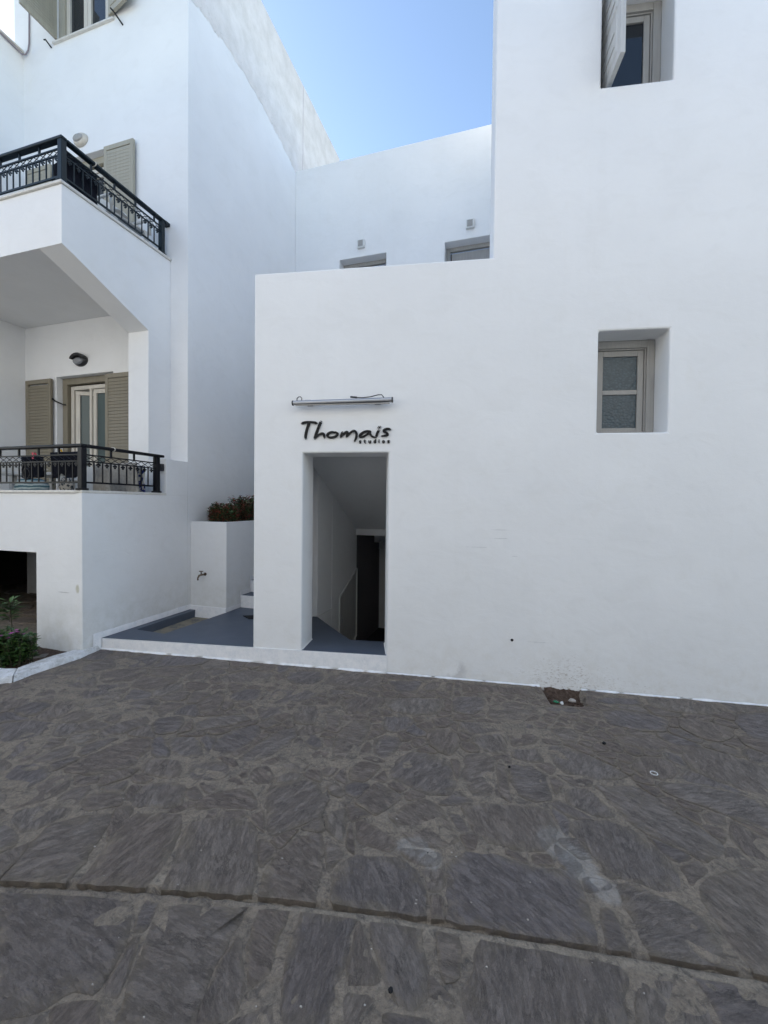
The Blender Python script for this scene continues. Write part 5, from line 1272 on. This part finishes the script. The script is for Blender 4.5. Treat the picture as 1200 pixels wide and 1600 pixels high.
# bed at the lower left
def bedplant(cu, cv, dims, ns, per, L, W, seed, m_, lab, fl=None, nf=0, name='bedding_plant'):
    t = thing(name, 'R', (cu, cv, .08), lab, 'plant')
    fo, st = shrub('R', (cu, cv, .08), dims, ns, per, L, W, seed)
    part(t, 'foliage', fo, m_, kind='stuff'); part(t, 'stems', st, 'stem', kind='stuff')
    r = random.Random(seed+90)
    for i in range(nf):
        u, v, z = cu+r.uniform(-1, 1)*dims[0]*.8, cv+r.uniform(-1, .2)*dims[1], .08+dims[2]*r.uniform(.75, 1.1)
        mb = MB()
        for k in range(6):
            a = k/6*6.283; leaf(mb, Vector((u, v, z)), Vector((math.cos(a), math.sin(a), .4)), Vector((0, 0, 1)), .022, .018)
        part(t, 'flower', mb, fl)
    return t
bedplant(-4.18, 3.62, (.15, .12, .34), 60, 18, .06, .036, 21, 'leafg', 'dark leafy bedding plant with magenta flowers against the garage wall corner', 'flower', 7)
bedplant(-4.50, 3.60, (.22, .12, .34), 80, 20, .055, .036, 22, 'leafg', 'dense low green bedding plant with orange flowers at the left edge of the bed', 'flowero', 6)
bedplant(-4.42, 3.50, (.32, .06, .17), 60, 16, .045, .034, 23, 'leafg', 'low bright green ground plant along the kerb of the bed')
# tall young shrub in front of the dark garage
t = thing('young_shrub', 'R', (-4.38, 3.70, .08), 'thin upright young shrub with leaf clusters in front of the dark garage opening', 'shrub')
fo, st = MB(), MB(); r = random.Random(5)
st.tube([(-4.38, 3.70, .08), (-4.36, 3.71, .4), (-4.37, 3.70, .66)], [.008, .006, .004], 6)
for z, n_, s_ in ((.66, 18, .09), (.58, 22, .11), (.52, 18, .10), (.38, 14, .08), (.30, 10, .06)):
    for k in range(n_):
        a = r.uniform(0, 6.283); p = Vector((-4.37, 3.70, z+r.uniform(-.03, .03)))
        d_ = Vector((math.cos(a), math.sin(a), r.uniform(-.1, .8)))
        leaf(fo, p+d_*r.uniform(.005, .03), d_, Vector((0, 0, 1)), s_*r.uniform(.6, 1.1), s_*.42)
part(t, 'foliage', fo, 'leafg', kind='stuff'); part(t, 'stem', st, 'stem')
t = thing('yellow_plant', 'R', (-4.42, 3.55, .08), 'small plant with broad yellow leaves standing up at the left of the bed', 'plant')
part(t, 'stem', MB().tube([(-4.42, 3.55, .08), (-4.43, 3.55, .34)], .005, 5), 'stem')
for (a, z, L, W, up) in ((.2, .33, .10, .075, .9), (2.9, .32, .10, .06, .5), (-.8, .26, .11, .05, .3), (3.6, .22, .10, .045, .2), (1.8, .30, .09, .06, .8), (-.3, .19, .10, .05, .5)):
    mb = MB(); leaf(mb, Vector((-4.425, 3.55, z)), Vector((math.cos(a), math.sin(a)*.4, up)), Vector((0, -1, .6)), L, W); part(t, 'leaf', mb, 'leafy')

# ================================================================ LITTER AND RUBBLE
r = random.Random(9)
rub = MB()
for k in range(46):
    u, v = r.uniform(.98, 1.30), r.uniform(3.87, 4.16)
    if inpoly((u, v), PIT):
        s_ = r.choice((.008, .012, .02, .035)); l = lump((u, v, zg(u)-.065+s_*.4), s_, k, (1.3, 1, .6), 8, .5); rub.add(l.v, l.f)
solo('rubble', 'R', (1.1, 4.0, -.06), rub, 'soil', kind='stuff')
solo('stone_chip', 'R', (1.19, 3.99, -.05), lump((1.195, 4.00, zg(1.2)-.025), .022, 4, (1.4, 1, .7), 10, .4), 'pebble', 'pale stone chip lying in the broken hole at the foot of the wall', 'stone')
solo('stone_chip', 'R', (1.07, 3.88, -.05), lump((1.075, 3.885, zg(1.07)-.005), .018, 6, (.8, 1.3, .6), 10, .5), 'whitelamp', 'white chip at the near edge of the hole, beside the green glass', 'stone')
solo('glass_shard', 'R', (1.03, 3.90, -.05), lump((1.03, 3.905, zg(1.03)-.006), .024, 11, (1.2, .8, .4), 8, .6), 'grnglass', 'green glass shard at the near edge of the hole by the wall', 'glass')
mb = MB(); ru, rv = to('R', 'R', 1.394, 2.932)
mb.tube([(ru+.021*math.cos(k/20*6.2832), rv+.021*math.sin(k/20*6.2832), zg(ru)+.013) for k in range(21)], .0028, 6)
solo('plastic_ring', 'R', (ru, rv, zg(ru)), mb, 'ring', 'small white plastic ring lying on the paving at the right', 'ring', smooth=True)
gr = MB()
for k in range(150):
    y = .9+3.2*r.random()**.8; u = r.uniform(-1, 1)*(y*.95); s_ = r.choice((.0022, .003, .003, 0.004))
    if y < 4.15 and u > -3.7: l = lump((u, y, zg(u)+.009), s_, k, (1.3, 1, .7), 6, .4); gr.add(l.v, l.f)
solo('grit', 'R', (0, 2, 0), gr, 'pebble', kind='stuff')
dk = MB()
for (u, v, s_) in ((-.16, 1.44, .011), (-.56, 1.25, .008), (.46, 2.83, .010), (1.20, 3.25, .016), (-.05, 2.05, .004)): l = lump((u, v, zg(u)+.010), s_, 3, (1, 1, .5), 8, .4); dk.add(l.v, l.f)
solo('gum_spots', 'R', (0, 2, 0), dk, 'mat', kind='stuff')
